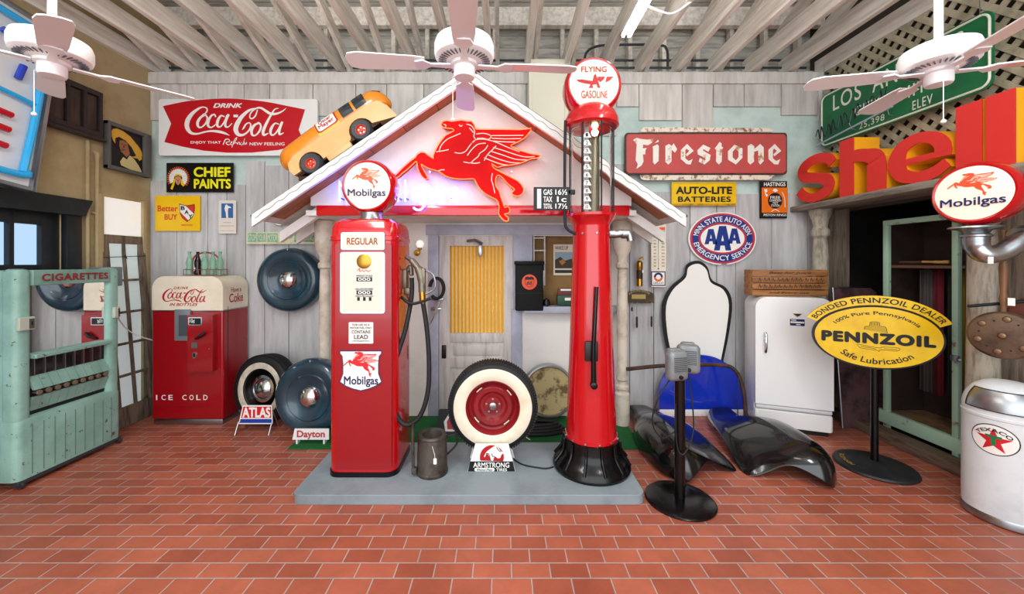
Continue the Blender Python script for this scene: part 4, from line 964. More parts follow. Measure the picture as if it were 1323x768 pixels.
MB().box((0, .2, .03), (VW*2 - .02, VD - .02, .06), .005).build('kick_plate', M_steel, vm)
MB().box((0, .2, 1.2), (VW*2 + .006, VD + .006, .012), .003).build('trim_band', M_steel, vm)
MB().box((0, .075, .65), (VW*2 + .003, .005, 1.18)).build('door_gap', M_mblack, vm, 0)
def vt(t, x0, y0, x1, y1, m, **k):
    a = c6(x0, y1); b = c6(x1, y0); return text_mb(t, vx(a[0]), vz(a[1]), vx(b[0]), vz(b[1]), -.0025, **k).build('lettering', m, vm, 0, False)
M_cred = mat('soda_script_red', '#b3161f', .4)
vt('DRINK', 265, 388, 415, 414, M_cred, shear=.3, space=1.3); vt('IN BOTTLES', 225, 552, 503, 580, M_cred, shear=.3, bold=.03)
mb = MB()
for st in COKE:
    mb.ribbon([((lambda p: (vx(p[0]), vz(p[1]), w*.56/7.68*vs_))(c6(155 + (a-238)*.56, 408 + (b-105)*.585))) for a, b, w in st], -.0025 - .0002*COKE.index(st))
mb.build('script_lettering', M_cred, vm, 0)
for i, t in enumerate('ICE COLD'):
    if t != ' ': text_mb(t, vx(200 + i*9.0 + (1.9 if t == 'I' else 0)), vz(517), vx(205.5 + i*9.0 - (1.9 if t == 'I' else 0)), vz(510.5), -.003, bold=.01).build('lettering', M_whiteink, vm, 0, False)
MB().box(((vx(198)+vx(272))/2, -.001, vz(526)), (vx(272)-vx(198), .003, .004)).build('crease_line', mat('dark_red_line', '#6d0a12', .5), vm, 0)
ch = MB().prism(rrect(vx(227.5), vz(440), vx(247.5), vz(400), .01), -.02, .01); ch = ch.build('bottle_chute', mat('chute_grey', '#8d9296', .35, .5), vm)
MB().prism(rrect(vx(233), vz(434), vx(244), vz(407), .006), -.022, -.0195).build('chute_window', mat('chute_dark', '#4b5157', .2), ch, 0)
cm = bevel(MB().prism(rrect(vx(249), vz(478), vx(281), vz(406), .01), -.07, .0).build('coin_mechanism', M_reddoor, vm, 30), .008)
MB().prism(rrect(vx(251), vz(419), vx(268), vz(409), .006), -.078, -.07).build('price_plate', M_chrome, cm)
MB().prism(rrect(vx(252), vz(418), vx(267), vz(410), .004), -.0795, -.078).build('price_panel', M_ink, cm, 0)
text_mb('10¢', vx(253), vz(417), vx(259.5), vz(411), -.081, bold=.02).build('lettering', M_whiteink, cm, 0, False)
MB().prism(rrect(vx(255), vz(448), vx(262), vz(441)), -.077, -.07).build('coin_slot', M_steel, cm)
MB().prism([(vx(258.5)+.02*math.cos(R(a)), vz(457)+.034*math.sin(R(a))) for a in range(0, 360, 15)], -.078, -.07).build('coin_return', M_chrome, cm)
MB().prism([(vx(258.5)+.011*math.cos(R(a)), vz(457)+.022*math.sin(R(a))) for a in range(0, 360, 15)], -.08, -.077).build('return_opening', M_ink, cm, 0)
MB().tube(catmull([(vx(261), -.08, vz(436)), (vx(267), -.1, vz(433)), (vx(273), -.09, vz(428))], 4), [.012]*4+[.016]*4+[.01], 10).build('crank_handle', M_mblack, cm)
MB().cyl((vx(277.5), -.07, vz(449)), (vx(277.5), -.078, vz(449)), .006).build('lock', M_chrome, cm)
# right side lettering
mb = text_mb('Have a', .10, 1.385, .26, 1.435, 0, bold=.0); text_mb('Coke', .07, 1.275, .29, 1.37, 0, bold=.01, mb=mb)
mb.warp(lambda v: (VW + .003 - v.y, v.x + .02, v.z)).build('side_lettering', M_cred, vm, 0, False)

# bottles in a wire carrier on the machine
cz0 = WZ(357.2, 4.2)
cr = thing('bottle_carrier', 'low red wire bottle carrier with arched handle on the vending machine', 'bottle carrier', (WX(266, 4.2), 4.2, VH))
mb = MB(); w_2 = .2
for z in (.01, .07): mb.tube([(-w_2, -.05, z), (w_2, -.05, z), (w_2, .05, z), (-w_2, .05, z)], .004, 6, True)
for x in (-.2, -.12, -.04, .04, .12, .2):
    for y in (-.05, .05): mb.tube([(x, y, .01), (x, y, .07)], .003, 6)
mb.tube([(-w_2, 0, .01), (w_2, 0, .01)], .004, 6); mb.build('wire_tray', mat('carrier_red', '#9c4a44', .5, .3), cr)
MB().tube(catmull([(-.14, 0, .02), (-.15, 0, .14), (-.11, 0, .22), (0, 0, .255), (.11, 0, .22), (.15, 0, .14), (.14, 0, .02)], 6), .009, 8).build('handle', mat('carrier_red', '#9c4a44'), cr)
M_bg = mat('green_bottle_glass', '#a9d9bd', .05, trans=.55, ior=1.3)
bprof = [(0, 0), (.03, 0), (.033, .012), (.032, .06), (.028, .085), (.033, .12), (.031, .15), (.02, .18), (.014, .21), (.0135, .235), (.016, .24), (.016, .25), (.0, .25)]
labs = ['empty pale green glass bottle at the left end of the carrier', 'dark filled bottle with a white triangle label in the carrier', 'empty pale green glass bottle just right of the dark one', 'empty pale green glass bottle second from the right end of the carrier', 'empty pale green glass bottle at the right end of the carrier']
for i, xx in enumerate((-.165, -.085, 0, .08, .165)):
    bt = thing('soda_bottle', labs[i], 'bottle', (WX(266, 4.2) + xx, 4.185 + (.012 if i % 2 else 0), VH + .012), (0, 0, i*31), 'soda bottles on the vending machine')
    MB().lathe(bprof, 20).build('bottle_glass', mat('cola_dark', '#180d0a', .08) if i == 1 else M_bg, bt, 50)
    if i == 1:
        bt.rotation_euler = (0, 0, 0)
        wrap(MB().prism([(-.022, .04), (.02, .055), (-.016, .085)], -.001, 0), .034).build('label', M_whiteink, bt, 0)
    else: MB().lathe([(.0165, .236), (.0175, .24), (.0165, .252), (0, .254)], 16).build('bottle_lip', M_bg, bt, 50)

# ================================================================== CIGARETTE MACHINE (turned to face the room)
M_aqua = mat('chipped_aqua_paint', '#93bdb0', .4, col2='#7aa295', scale=3, lo=.4, hi=.65, bump=.05)
def chip(m):
    nt = m.node_tree; N = nt.nodes; L = nt.links; b = N['Principled BSDF']; src = b.inputs['Base Color'].links[0].from_socket
    tc = N.new('ShaderNodeTexCoord'); nz = N.new('ShaderNodeTexNoise'); nz.inputs['Scale'].default_value = 22; nz.inputs['Detail'].default_value = 8; L.new(tc.outputs['Object'], nz.inputs['Vector'])
    mr = N.new('ShaderNodeMapRange'); mr.inputs['From Min'].default_value = .66; mr.inputs['From Max'].default_value = .7; L.new(nz.outputs['Fac'], mr.inputs['Value'])
    mx = N.new('ShaderNodeMix'); mx.data_type = 'RGBA'; L.new(mr.outputs['Result'], mx.inputs['Factor']); L.new(src, mx.inputs['A']); mx.inputs['B'].default_value = lin('#5d5b4a'); L.new(mx.outputs['Result'], b.inputs['Base Color'])
chip(M_aqua)
cg = thing('cigarette_machine', 'chipped aqua cigarette vending machine with a mirror front on casters', 'vending machine', (-3.64, 3.275, 0), (0, 0, 90))
CW = .3
loft(MB(), [[(x, y + .235, z) for x, y, _ in sect(.385, .20, .05, 0)] for z in (.06, 1.62, 1.64)]).build('cabinet', M_aqua, cg, 30)
def post(x0, x1, y0, y1, z0, z1, r=.045):
    cx, cy = (x0+x1)/2, (y0+y1)/2
    return loft(MB(), [[(x+cx, y+cy, z) for x, y, _ in sect((x1-x0)/2-e, (y1-y0)/2-e, r, 0)] for z, e in ((z0, 0), (z1-.03, 0), (z1-.008, .008), (z1, .025))])
post(-.395, -.285, -.012, .12, .5, 1.655).build('corner_post', M_aqua, cg, 30); post(.285, .395, -.012, .12, .5, 1.655).build('corner_post', M_aqua, cg, 30)
post(-.40, .40, -.02, .14, .06, .52, .05).build('lower_cabinet', M_aqua, cg, 30)
bevel(MB().box((0, .01, 1.585), (.59, .06, .12)).build('header_panel', mat('header_aqua', '#7fa79b', .4, col2='#6b9085', scale=5), cg), .006)
text_mb('CIGARETTES', -.24, 1.555, .27, 1.615, -.023, bold=.05, space=1.1).build('lettering', mat('faded_dark_red', '#8d2a2a', .5), cg, 0, False)
MB().box((0, .028, 1.26), (.575, .01, .54)).build('mirror', mat('mirror_glass', '#f2f5f5', .02, 1), cg, 0)
bevel(MB().box((0, .0, .975), (.575, .07, .035)).build('ledge', M_aqua, cg), .008)
MB().box((0, .034, .89), (.575, .004, .14)).build('pack_window', mat('dark_display_glass', '#211d1b', .1), cg, 0)
mb = MB()
for i in range(8): mb.box((-.25 + i*.0714, .028, .89), (.006, .012, .14))
mb.build('window_dividers', M_steel, cg, 0)
def tray(z1, z0, y1, y0):
    mb = MB()
    for i in range(9):
        x = -.284 + i*.0635; mb.add([(x+dx, y, z) for dx in (.001, .061) for y, z in ((y1, z1), (y0, z0), (y0+.02, z0), (y1+.02, z1))], [[0,1,2,3],[4,7,6,5],[0,4,5,1],[1,5,6,2],[2,6,7,3],[3,7,4,0]])
    return mb
tray(.815, .715, .03, -.02).build('price_rail', M_aqua, cg, 0); tray(.66, .55, -.01, .028).build('lower_rail', M_aqua, cg, 0)
MB().box((0, .035, .69), (.575, .02, .06)).build('knob_recess', M_mblack, cg, 0)
for i in range(9): MB().lathe([(.012, 0), (.014, .03), (.02, .04), (.018, .05), (0, .052)], 12, T(-.252 + i*.063, .025, .69) @ FACE).build('pull_knob', mat('old_knob_bronze', '#8d7d68', .4, .5), cg)
MB().box((0, .035, .525), (.575, .01, .05)).build('delivery_slot', M_mblack, cg, 0)
mb = MB()
for i in range(9): mb.box((-.30 + i*.075, -.0205, .27), (.004, .004, .38))
mb.build('panel_grooves', mat('groove_dark_aqua', '#5d7f75', .6), cg, 0)
for x, w in ((-.345, .10), (.34, .05)):
    cb = bevel(MB().box((x, -.025, 1.24), (w, .03, .10)).build('coin_box', mat('coin_box_cream', '#b8bfae', .4), cg), .006)
    MB().prism(rrect(x + w*.1, 1.2, x + w*.42, 1.275), -.043, -.04).build('coin_plate', mat('coin_plate_metal', '#6f6f6c', .35, .8), cb, 0)
    MB().box((x + w*.26, -.044, 1.24), (.006, .004, .03)).build('coin_slot', M_ink, cb, 0)
MB().cyl((.31, -.02, .12), (.31, -.03, .12), .014).build('lock', M_steel, cg)
mb = MB().box((0, .0, .045), (.78, .05, .03), .004); mb.box((0, .4, .045), (.78, .05, .03), .004); mb.build('caster_frame', mat('caster_steel', '#52585e', .4, .7), cg)
for x, y in ((-.37, -.02), (.37, -.02), (-.37, .38), (.37, .38)):
    MB().lathe([(.0, -.012), (.022, -.012), (.026, 0), (.022, .012), (0, .012)], 16, T(x, y, .026) @ RY(90)).build('caster', mat('caster_wheel', '#2c2c2e', .5), cg)
# grey outlet box beside it and its white cord
gb = tag(bevel(MB().box((LX+.15, 3.85, WZ(358, 3.75)), (.2, .14, .19)).build('outlet_box', mat('grey_outlet_box', '#7d868d', .5)), .01), 'grey metal box on the tan wall beside the aqua machine', 'outlet box')
tag(MB().tube(catmull([(LX+.2, 3.86, 1.475), (LX+.2, 3.9, 1.2), (LX+.2, 4.05, .98), (LX+.3, 4.25, .84), (LX+.40, 4.42, .78)], 8), .006, 8).build('power_cord', mat('white_cord', '#e9e9e6', .5)), 'white power cord looping from the grey box to the red vending machine', 'cord')

# ================================================================== OLD SASH LEANING IN THE CORNER
sash = thing('window_sash', 'weathered brown multi-pane sash leaning in the corner by the tan wall', 'window sash', (-3.93, 4.155, 0), (0, 0, 90))
M_oldw = mat('weathered_brown_frame', '#7d6c5b', .8, col2='#55473b', scale=4, stretch=(6, 6, .8), bump=.2, bscale=9)
MX = RX(-4.5)
mb = MB()
for x in (-.20, .20): mb.box((x, 0, 1.0), (.07, .035, 2.0), .004, MX)
mb.box((0, 0, 1.955), (.46, .036, .09), .004, MX); mb.box((0, 0, .1), (.46, .036, .2), .004, MX); mb.box((0, 0, 1.03), (.025, .026, 1.8), .003, MX)
for z in (.52, .85, 1.18, 1.52): mb.box((0, 0, z), (.4, .03, .025), .003, MX)
mb.build('sash_frame', M_oldw, sash)
MB().box((0, .004, 1.05), (.36, .004, 1.7), 0, MX).build('glass_panes', M_pane, sash, 0)
bw = MB().tube([(-.23, -.02, 1.76), (.23, -.02, 1.785)], .004, 6, M=MX); bw.tube([(0-.01, -.04, 1.75), (.0, -.01, 1.79)], .004, 6, M=MX); bw.build('barbed_wire', M_mblack, sash)

# ================================================================== LEFT WALL: shutters, portrait, neon panel
sh_ = thing('wooden_shutter', 'dark brown four-panel wooden shutter high on the tan wall', 'shutter', (LX+.06, 3.58, 3.18), (0, 0, 90))
M_dkw = mat('dark_brown_wood', '#44362f', .5, col2='#2f2521', scale=4, stretch=(6, 6, 1))
mb = MB(); mb.box((0, .03, 0), (.62, .03, .44))
for i in range(5): mb.box((-.29 + i*.145, .0, 0), (.03, .05, .44), .004)
for z in (-.2, .2): mb.box((0, 0, z), (.62, .045, .05), .004)
mb.box((0, 0, -.245), (.66, .08, .03), .006); mb.build('shutter_frame', mat('dark_shutter_frame', '#2d2523', .5), sh_)
for i in range(4):
    m2 = MB().box((-.2175 + i*.145, .005, 0), (.1, .02, .34), .008)
    m2.build('shutter_panel', M_dkw, sh_)
pt = thing('framed_portrait', 'grey framed dark painting of a person in a wide yellow hat', 'painting', (LX+.05, 4.185, 2.915), (0, 0, 90))
mb = MB()
for x, w in ((-.225, .03), (.2, .08)): mb.box((x, 0, 0), (w, .06, .49), .006)
for z in (-.225, .225): mb.box((0, 0, z), (.48, .055, .04), .006)
mb.build('frame', mat('grey_wood_frame', '#5c5a58', .6), pt)
MB().box((-.02, .01, 0), (.40, .02, .42)).build('canvas', M_ink, pt, 0)
def ppx(x, y): return (-.20 + (x-88)/160*.36, .2 - (y-380)/250*.42)
def pp_(pts): return [ppx(*p) for p in pts]
brim = [(170 + 88*math.cos(R(a))*.78 + 52*math.sin(R(a))*.62, 468 + 88*math.cos(R(a))*.62 - 52*math.sin(R(a))*.78) for a in range(0, 360, 12)]
MB().prism(pp_(brim), -.0025, 0).build('hat_brim', mat('hat_yellow', '#d8a838', .6), pt, 0)
MB().prism(pp_([(155 + (a-170)*.80, 478 + (b-468)*.80) for a, b in brim]), -.0028, -.0005).build('hat_shade', mat('painted_black', '#0e0b0a', .6), pt, 0)
MB().prism(pp_([(92,420),(100,395),(120,382),(150,386),(185,405),(215,440),(240,490),(244,530),(232,546),(215,520),(190,470),(160,440),(130,430),(112,445),(112,480),(100,460)]), -.0032, 0).build('hat_edge', mat('hat_yellow', '#d8a838', .6), pt, 0)
MB().prism(pp_([(132,452),(150,444),(170,452),(175,482),(182,520),(165,545),(150,528),(138,518),(131,485)]), -.0036, 0).build('face', mat('painted_skin', '#9c6443', .6), pt, 0)
MB().prism(pp_([(135,585),(150,550),(168,560),(182,528),(205,545),(228,580),(242,610),(240,625),(200,622),(140,605)]), -.003, 0).build('shirt', mat('shirt_straw', '#cfc086', .6), pt, 0)
mb = MB()
for a, b, c, d in ((138,468,148,472),(156,468,166,472),(142,500,160,504),(150,474,154,492)): mb.prism(pp_([(a,b),(c,b),(c,d),(a,d)]), -.0050, -.003)
mb.tube([(*(lambda q: (q[0], -.005, q[1]))(ppx(150,508)),), (*(lambda q: (q[0], -.005, q[1]))(ppx(132,516)),)], .003, 6)
mb.build('face_shadows', mat('painted_dark_brown', '#3a2116', .6), pt, 0)

nb = thing('neon_panel_sign', 'big tilted white sign panel with blue and red glass tubing, near the wall corner', 'sign', (-3.86, 3.17, 2.30), (0, 0, 90))
MT = RY(7.4)
nbp = MB().box((-.6, .04, .7), (1.2, .05, 1.4), .006, MT); nbp.build('panel', mat('white_sign_panel', '#e8ecec', .4), nb)
mb = MB()
for x, z, w, h in ((-.6, .0, 1.24, .03), (-.6, 1.4, 1.24, .03), (0.0, .7, .03, 1.42), (-1.2, .7, .03, 1.42)): mb.box((x, .03, z), (w, .10 + (.006 if h > 1 else 0), h), .004, MT)
mb.build('metal_rim', M_steel, nb)
M_cy = mat('cyan_blue_tube', '#2fa9e6', .15, emit=.05); M_rt = mat('red_tube', '#b51a24', .15, emit=.1); M_bt = mat('deep_blue_tube', '#2540b0', .15, emit=.1)
mb = MB(); mb.tube(catmull([(-.09, -.02, .12), (-.07, -.02, .6), (-.07, -.02, 1.1), (-.1, -.02, 1.28), (-.2, -.02, 1.31), (-1.1, -.02, 1.31)], 6), .026, 10, M=MT)
mb.tube(catmull([(-.09, -.02, .14), (-.14, -.02, .09), (-1.1, -.02, .09)], 6), .026, 10, M=MT); mb.tube([(-.08, -.02, .69), (-.2, -.02, .7), (-1.1, -.02, .72)], .018, 10, M=MT)
mb.build('blue_tube', M_cy, nb)
mb = MB()
for z in (.28, .41, .53): mb.tube([(-.22, -.025, z), (-1.0, -.025, z+.01)], .024, 10, M=MT)
mb.build('red_tube', M_rt, nb)
MB().tube([(-.19, -.025, 1.12), (-.36, -.025, 1.16)], .024, 10, M=MT).build('deep_blue_tube', M_bt, nb); MB().tube([(-.22, -.025, .84), (-.2, -.025, .96)], .024, 10, M=MT).build('deep_blue_tube', M_bt, nb)

# ================================================================== SIGNS ON THE RIGHT HALF OF THE BACK WALL
M_fr = mat('rusty_faded_red', '#c64d4b', .55, col2='#a9524a', scale=5, lo=.4, hi=.75, bump=.05)
M_rw = mat('rusty_white_enamel', '#e9dccb', .55, col2='#8a5a3c', scale=13, lo=.5, hi=.62, bump=.05)
M_rw2 = mat('flaking_letter_white', '#efe9de', .55, col2='#b98058', scale=9, lo=.55, hi=.66)
def c4(x, y): return (805 + x/5.909, 160 + y/5.909)
fs_ = Sign('tyre_brand_sign', 'wide faded red sign with pale blackletter lettering and rusty edges', 'sign', *c4(15, 68), *c4(1252, 388), 4.42, mat('rusty_dark_edge', '#5a3a30', .7, col2='#2d2320', scale=12), depth=.025, r=.035)
fs_.poly([[c4(*p) for p in [(130,62),(140,35),(165,25),(1110,32),(1140,45),(1145,62)]], [c4(*p) for p in [(130,392),(140,420),(165,430),(1110,428),(1150,408),(1155,392)]]], M_rw, 'rusty_flanges', .004, .015)
fs_.poly([c4(*p) for p in rrect(26, 80, 1243, 376, 26)], M_fr, 'red_field')
E_ = [(440,200),(488,155),(538,208),(485,250),(478,235),(505,208),(482,190),(474,205),(474,265),(500,285),(530,270),(515,312),(485,310),(440,270)]
glyphs = [[(75,125),(100,108),(140,118),(190,122),(235,112),(222,145),(190,165),(150,160),(110,165)],[(105,140),(152,150),(150,220),(155,290),(140,320),(100,345),(112,310),(95,280),(100,200)],[(145,190),(180,185),(170,205),(168,235),(145,235)],
 [(225,175),(260,158),(272,170),(270,285),(240,313),(228,295),(228,200)],[(238,150),(268,122),(272,138)],[(322,170),(350,155),(370,170),(368,290),(345,313),(322,292)],[(365,178),(385,150),(412,195),(395,222),(365,195)],E_,
 [(565,205),(610,160),(665,185),(650,215),(612,195),(608,205),(668,240),(660,280),(620,312),(575,290),(585,262),(625,280),(630,268),(570,235)],[(698,190),(735,140),(750,150),(752,178),(765,180),(755,198),(752,290),(730,312),(708,290),(710,198)],
 [(850,160),(800,210),(800,275),(860,312),(860,280),(835,258),(835,215),(855,192)],[(850,160),(910,190),(910,260),(860,312),(860,280),(880,255),(880,212),(855,192)],
 [(950,170),(975,155),(1000,172),(998,290),(970,313),(950,292)],[(998,195),(1045,155),(1072,180),(1072,285),(1045,313),(1030,290),(1030,205),(998,215)],[(a+668, b) for a, b in E_]]
fs_.poly([[c4(*p) for p in g] for g in glyphs], M_rw2, 'blackletter_lettering', -.004)
al = Sign('battery_sign', 'yellow sign with black lettering below the wide red sign', 'sign', 868, 235.5, 951, 266, 4.44, M_yellow, depth=.02)
al.poly([[c4(x, y) for x, y in ((380,452),(858,452),(858,457),(380,457))], [c4(x, y) for x, y in ((372,610),(858,610),(858,626),(372,626))]], mat('worn_mustard', '#c7980c', .5, col2='#8d6c1c', scale=12), 'worn_edges')
al.text('AUTO-LITE', *c4(402, 480), *c4(832, 538), M_ink, bold=.05); al.text('BATTERIES', *c4(418, 556), *c4(822, 598), M_ink, bold=.04, space=1.1)
ha = Sign('piston_ring_sign', 'small upright orange and black sign to the right of the yellow sign', 'sign', *c4(1048, 438), *c4(1252, 722), 4.46, M_ink, depth=.015)
ha.poly([c4(*p) for p in ((1058,488),(1256,488),(1256,680),(1058,680))], mat('sign_vivid_orange', '#e8751a', .35), 'orange_field')
ha.text('HASTINGS', *c4(1074, 447), *c4(1238, 478), M_whiteink, bold=.03); ha.text('PISTON RINGS', *c4(1072, 688), *c4(1245, 706), M_whiteink, bold=.02)
ha.poly([c4(1160 + 55*math.cos(R(a)), 588 + 60*math.sin(R(a))) for a in range(0, 360, 10)], M_ink, 'black_disc', -.003)
ha.poly([[c4(*p) for p in ((1140,512),(1150,498),(1168,498),(1182,512),(1160,524))], [c4(*p) for p in ((1075,500),(1098,500),(1100,520),(1085,530),(1105,545),(1095,560),(1085,545))]], M_whiteink, 'pale_marks', -.004)
ha.strokes([[(*c4(1212, 520), .8), (*c4(1232, 570), .8), (*c4(1235, 640), .8)], [(*c4(1130, 672), .8), (*c4(1160, 655), .8), (*c4(1192, 672), .8)]], M_whiteink, 'pale_line')
for t, y0, y1, w in (('FREE', 553, 576, 38), ('COMPRESSION', 579, 595, 44), ('TEST', 599, 613, 22), ('STATION', 616, 634, 32)): ha.text(t, *c4(1160-w, y0), *c4(1160+w, y1), M_whiteink, y=-.0045, bold=.01)
# oval club sign
def c9(x, y): return (880 + x/9.04, 265 + y/9.04)
ov = lambda k, m=0: [c9(482 + (394*k)*math.cos(R(a)), 392 + (305*k)*math.sin(R(a))) for a in range(0, 360, 6)]
outer = [c9(482 + 397*math.cos(R(a)), 393 + 308*math.sin(R(a))) for a in range(-262, 84, 5)] + [c9(540, 690), c9(525, 668), c9(500, 660), c9(480, 672), c9(464, 700)]
aa = Sign('motor_club_sign', 'oval red white and blue enamel sign with three large letters', 'sign', *c9(85, 85), *c9(880, 702), 4.45, M_white, depth=.015, poly=outer)
aa.poly(ov(.965), mat('oval_red', '#c03a48', .35), 'red_band'); aa.poly(ov(.895), mat('oval_blue', '#1e3a86', .35), 'blue_band', -.003)
aa.poly([c9(482 + 280*math.cos(R(a)), 392 + 185*math.sin(R(a))) for a in range(0, 360, 6)], mat('oval_red', '#c03a48'), 'red_ring', -.004)
aa.poly([c9(482 + 256*math.cos(R(a)), 392 + 163*math.sin(R(a))) for a in range(0, 360, 6)], M_whiteink, 'white_centre', -.005)
def bigA(x0, x1, y0, y1, hx, hy): # outline of a heavy letter A with open foot
    w = x1 - x0; h = y1 - y0; f = lambda u, v: c9(x0 + u*w, y0 + v*h)
    L1 = [f(.0, 1), f(.30, 0), f(.5, 0), f(.5, .36), f(.44, .55), f(.44, .62), f(.5, .62), f(.5, .8), f(.38, .8), f(.33, 1)]
    L2 = [(2*c9(x0 + .5*w, 0)[0] - a, b) for a, b in L1]
    return [L1, L2]
blu = mat('oval_blue', '#1e3a86')
aa.poly(bigA(270, 420, 282, 460, 0, 0) + bigA(545, 692, 275, 452, 0, 0), blu, 'club_letter', -.0065); aa.poly(bigA(380, 582, 246, 532, 0, 0), blu, 'club_letter', -.0067)
k_ = aa.s / 9.04; cxx, czz = aa.c(*c9(482, 392))
mb = arc_mb('MINN. STATE AUTO ASSN.', cxx, czz, 288*k_, 196*k_, 171, 9, 62*k_, -.0065, .02); arc_mb('EMERGENCY SERVICE', cxx, czz, 350*k_, 258*k_, 192, 348, -62*k_, -.0065, .02, mb=mb)
mb.build('lettering', M_whiteink, aa.root, 0, False)
# thermometer
def c10(x, y): return (800 + x/5.114, 280 + y/5.114)
th = Sign('thermometer_sign', 'tall cream thermometer sign with a round blue and orange emblem', 'thermometer', 841.5, 289, 860.5, 371, 4.40, M_cream, depth=.02, r=.012)
th.rect(*c10(210, 362), *c10(306, 458), M_navy, 'blue_border'); th.rect(*c10(217, 369), *c10(299, 451), M_whiteink, 'emblem_panel', -.003)
e0 = lambda a0, a1, r0, r1: [c10(258 + r1*math.cos(R(a)), 400 - r1*math.sin(R(a))) for a in range(a0, a1+1, 10)] + [c10(258 + r0*math.cos(R(a)), 400 - r0*math.sin(R(a))) for a in range(a1, a0-1, -10)]
th.poly(e0(0, 180, 16, 30), M_navy, 'blue_half_ring', -.0045); th.poly(e0(180, 360, 16, 30), mat('emblem_orange', '#e2692a', .4), 'orange_half_ring', -.0045)
th.text('DELCO', *c10(226, 432), *c10(292, 445), M_navy, y=-.0045, bold=.02); th.text('BATTERIES', *c10(222, 94), *c10(300, 103), M_ink)
th.poly([c10(*p) for p in ((266,70),(303,70),(303,90),(266,90))], mat('emblem_orange', '#e2692a'), 'orange_tab')
mb = MB()
for i in range(11):
    for x, w in ((227, 16), (279, 20)):
        a = th.c(*c10(x, 332 - i*21)); b = th.c(*c10(x + w, 322 - i*21)); text_mb(str(20 + 10*i if i < 9 else 99), a[0], a[1], b[0], b[1], -.002, 0, mb=mb)
mb.build('numerals', M_ink, th.root, 0, False)
a, b = th.c(*c10(258, 345)), th.c(*c10(258, 110))
MB().tube([(a[0], -.006, a[1]), (b[0], -.006, b[1])], .004, 8).build('glass_tube', M_steel, th.root); MB().lathe([(0, -.01), (.01, 0), (0, .01)], 12, T(a[0], -.006, a[1])).build('tube_bulb', M_ink, th.root)
# brass extinguisher, tool board and tools
be = thing('brass_extinguisher', 'slim brass hand fire extinguisher hung on the plank wall below the pipe elbow', 'fire extinguisher', (WX(825.5, 4.42), 4.40, WZ(370, 4.42)))
MB().lathe([(0, 0), (.033, 0), (.034, .02), (.034, .06), (.032, .065), (.032, .20), (.034, .205), (.034, .27), (.02, .29), (0, .29)], 24).build('cylinder', M_brass, be, 30)
MB().lathe([(.0335, .085), (.0335, .185)], 24, caps=False).build('dark_label', mat('dark_brown_label', '#3a2418', .5), be); MB().tube(catmull([(0, 0, .28), (0, 0, .31), (.03, 0, .33), (.04, 0, .30)], 5), .008, 8).build('pump_handle', M_brass, be)
MB().box((.028, -.03, .17), (.02, .004, .03)).build('price_tag', M_whiteink, be, 0)
tbx = lambda px: (px - 826)*4.43/500
tb_ = thing('tool_board', 'dark arched tool display board with raised lettering on the plank wall', 'tool board', (WX(826, 4.43), 4.43, WZ(392, 4.43)))
MB().prism([(tbx(807.5), 0), (tbx(845.5), 0), (tbx(845.5), .075)] + [(tbx(826.5 + 19*math.cos(R(a))), .085 + .065*math.sin(R(a))) for a in range(0, 181, 12)] + [(tbx(807.5), .075)], 0, .015).build('board', mat('dark_olive_board', '#3c2f1c', .5, col2='#5a4522', scale=10), tb_)
MB().prism(rrect(tbx(816), .05, tbx(834), .1), -.006, 0).build('name_plate', mat('tan_plate', '#b59a5c', .5), tb_)
arc_mb('EXCELSIOR', 0, .06, .125, .075, 150, 30, .022, -.002).build('lettering', mat('tan_plate', '#b59a5c'), tb_, 0, False)
mb = MB()
for i in range(6): mb.tube([(-.14 + i*.056, -.0, .015), (-.14 + i*.056, -.03, .012)], .003, 6)
mb.build('hooks', M_steel, tb_)
for i, (px, l, r_, lb) in enumerate(((807.8, .15, .012, 'short dark tool hanging at the left end of the tool board'), (816.5, .1, .01, 'shortest dark tool hanging second on the tool board'), (822.8, .29, .012, 'longest dark screwdriver hanging mid tool board'), (841.8, .28, .011, 'long dark screwdriver hanging at the right end of the tool board'))):
    tl_ = thing('hand_tool', lb, 'tool', (WX(px, 4.40), 4.40, WZ(392, 4.43) + .012), (0, 0, 0), 'tools on the tool board')
    MB().tube([(0, 0, 0), (0, 0, -l*.62)], .005, 8).build('shaft', M_steel, tl_); MB().tube([(0, 0, -l*.55), (0, 0, -l*.6), (0, 0, -l*.95), (0, 0, -l)], [.006, r_, r_, .006], 10).build('handle', mat('dark_tool_handle', '#2c2a29', .5), tl_)

# plain black-edged white display board where the photo has a cut-out figure
def sboard(k): 
    base = [(872,515),(866,470),(858,432),(856,395),(866,372),(884,356),(888,342),(902,337),(914,345),(920,362),(938,372),(946,392),(942,430),(934,470),(926,515)]
    return [(900 + (a-900)*k, 428 + (b-428)*(1-(1-k)*.45)) for a, b in catmull(base, 4)]
bo = Sign('display_board', 'plain white cut-out display board with a thick black edge on the plank wall', 'sign', 850, 337, 950, 515, 4.40, M_ink, depth=.02, poly=sboard(1))
bo.poly(sboard(.90), M_whiteink, 'white_face', -.004, .003)
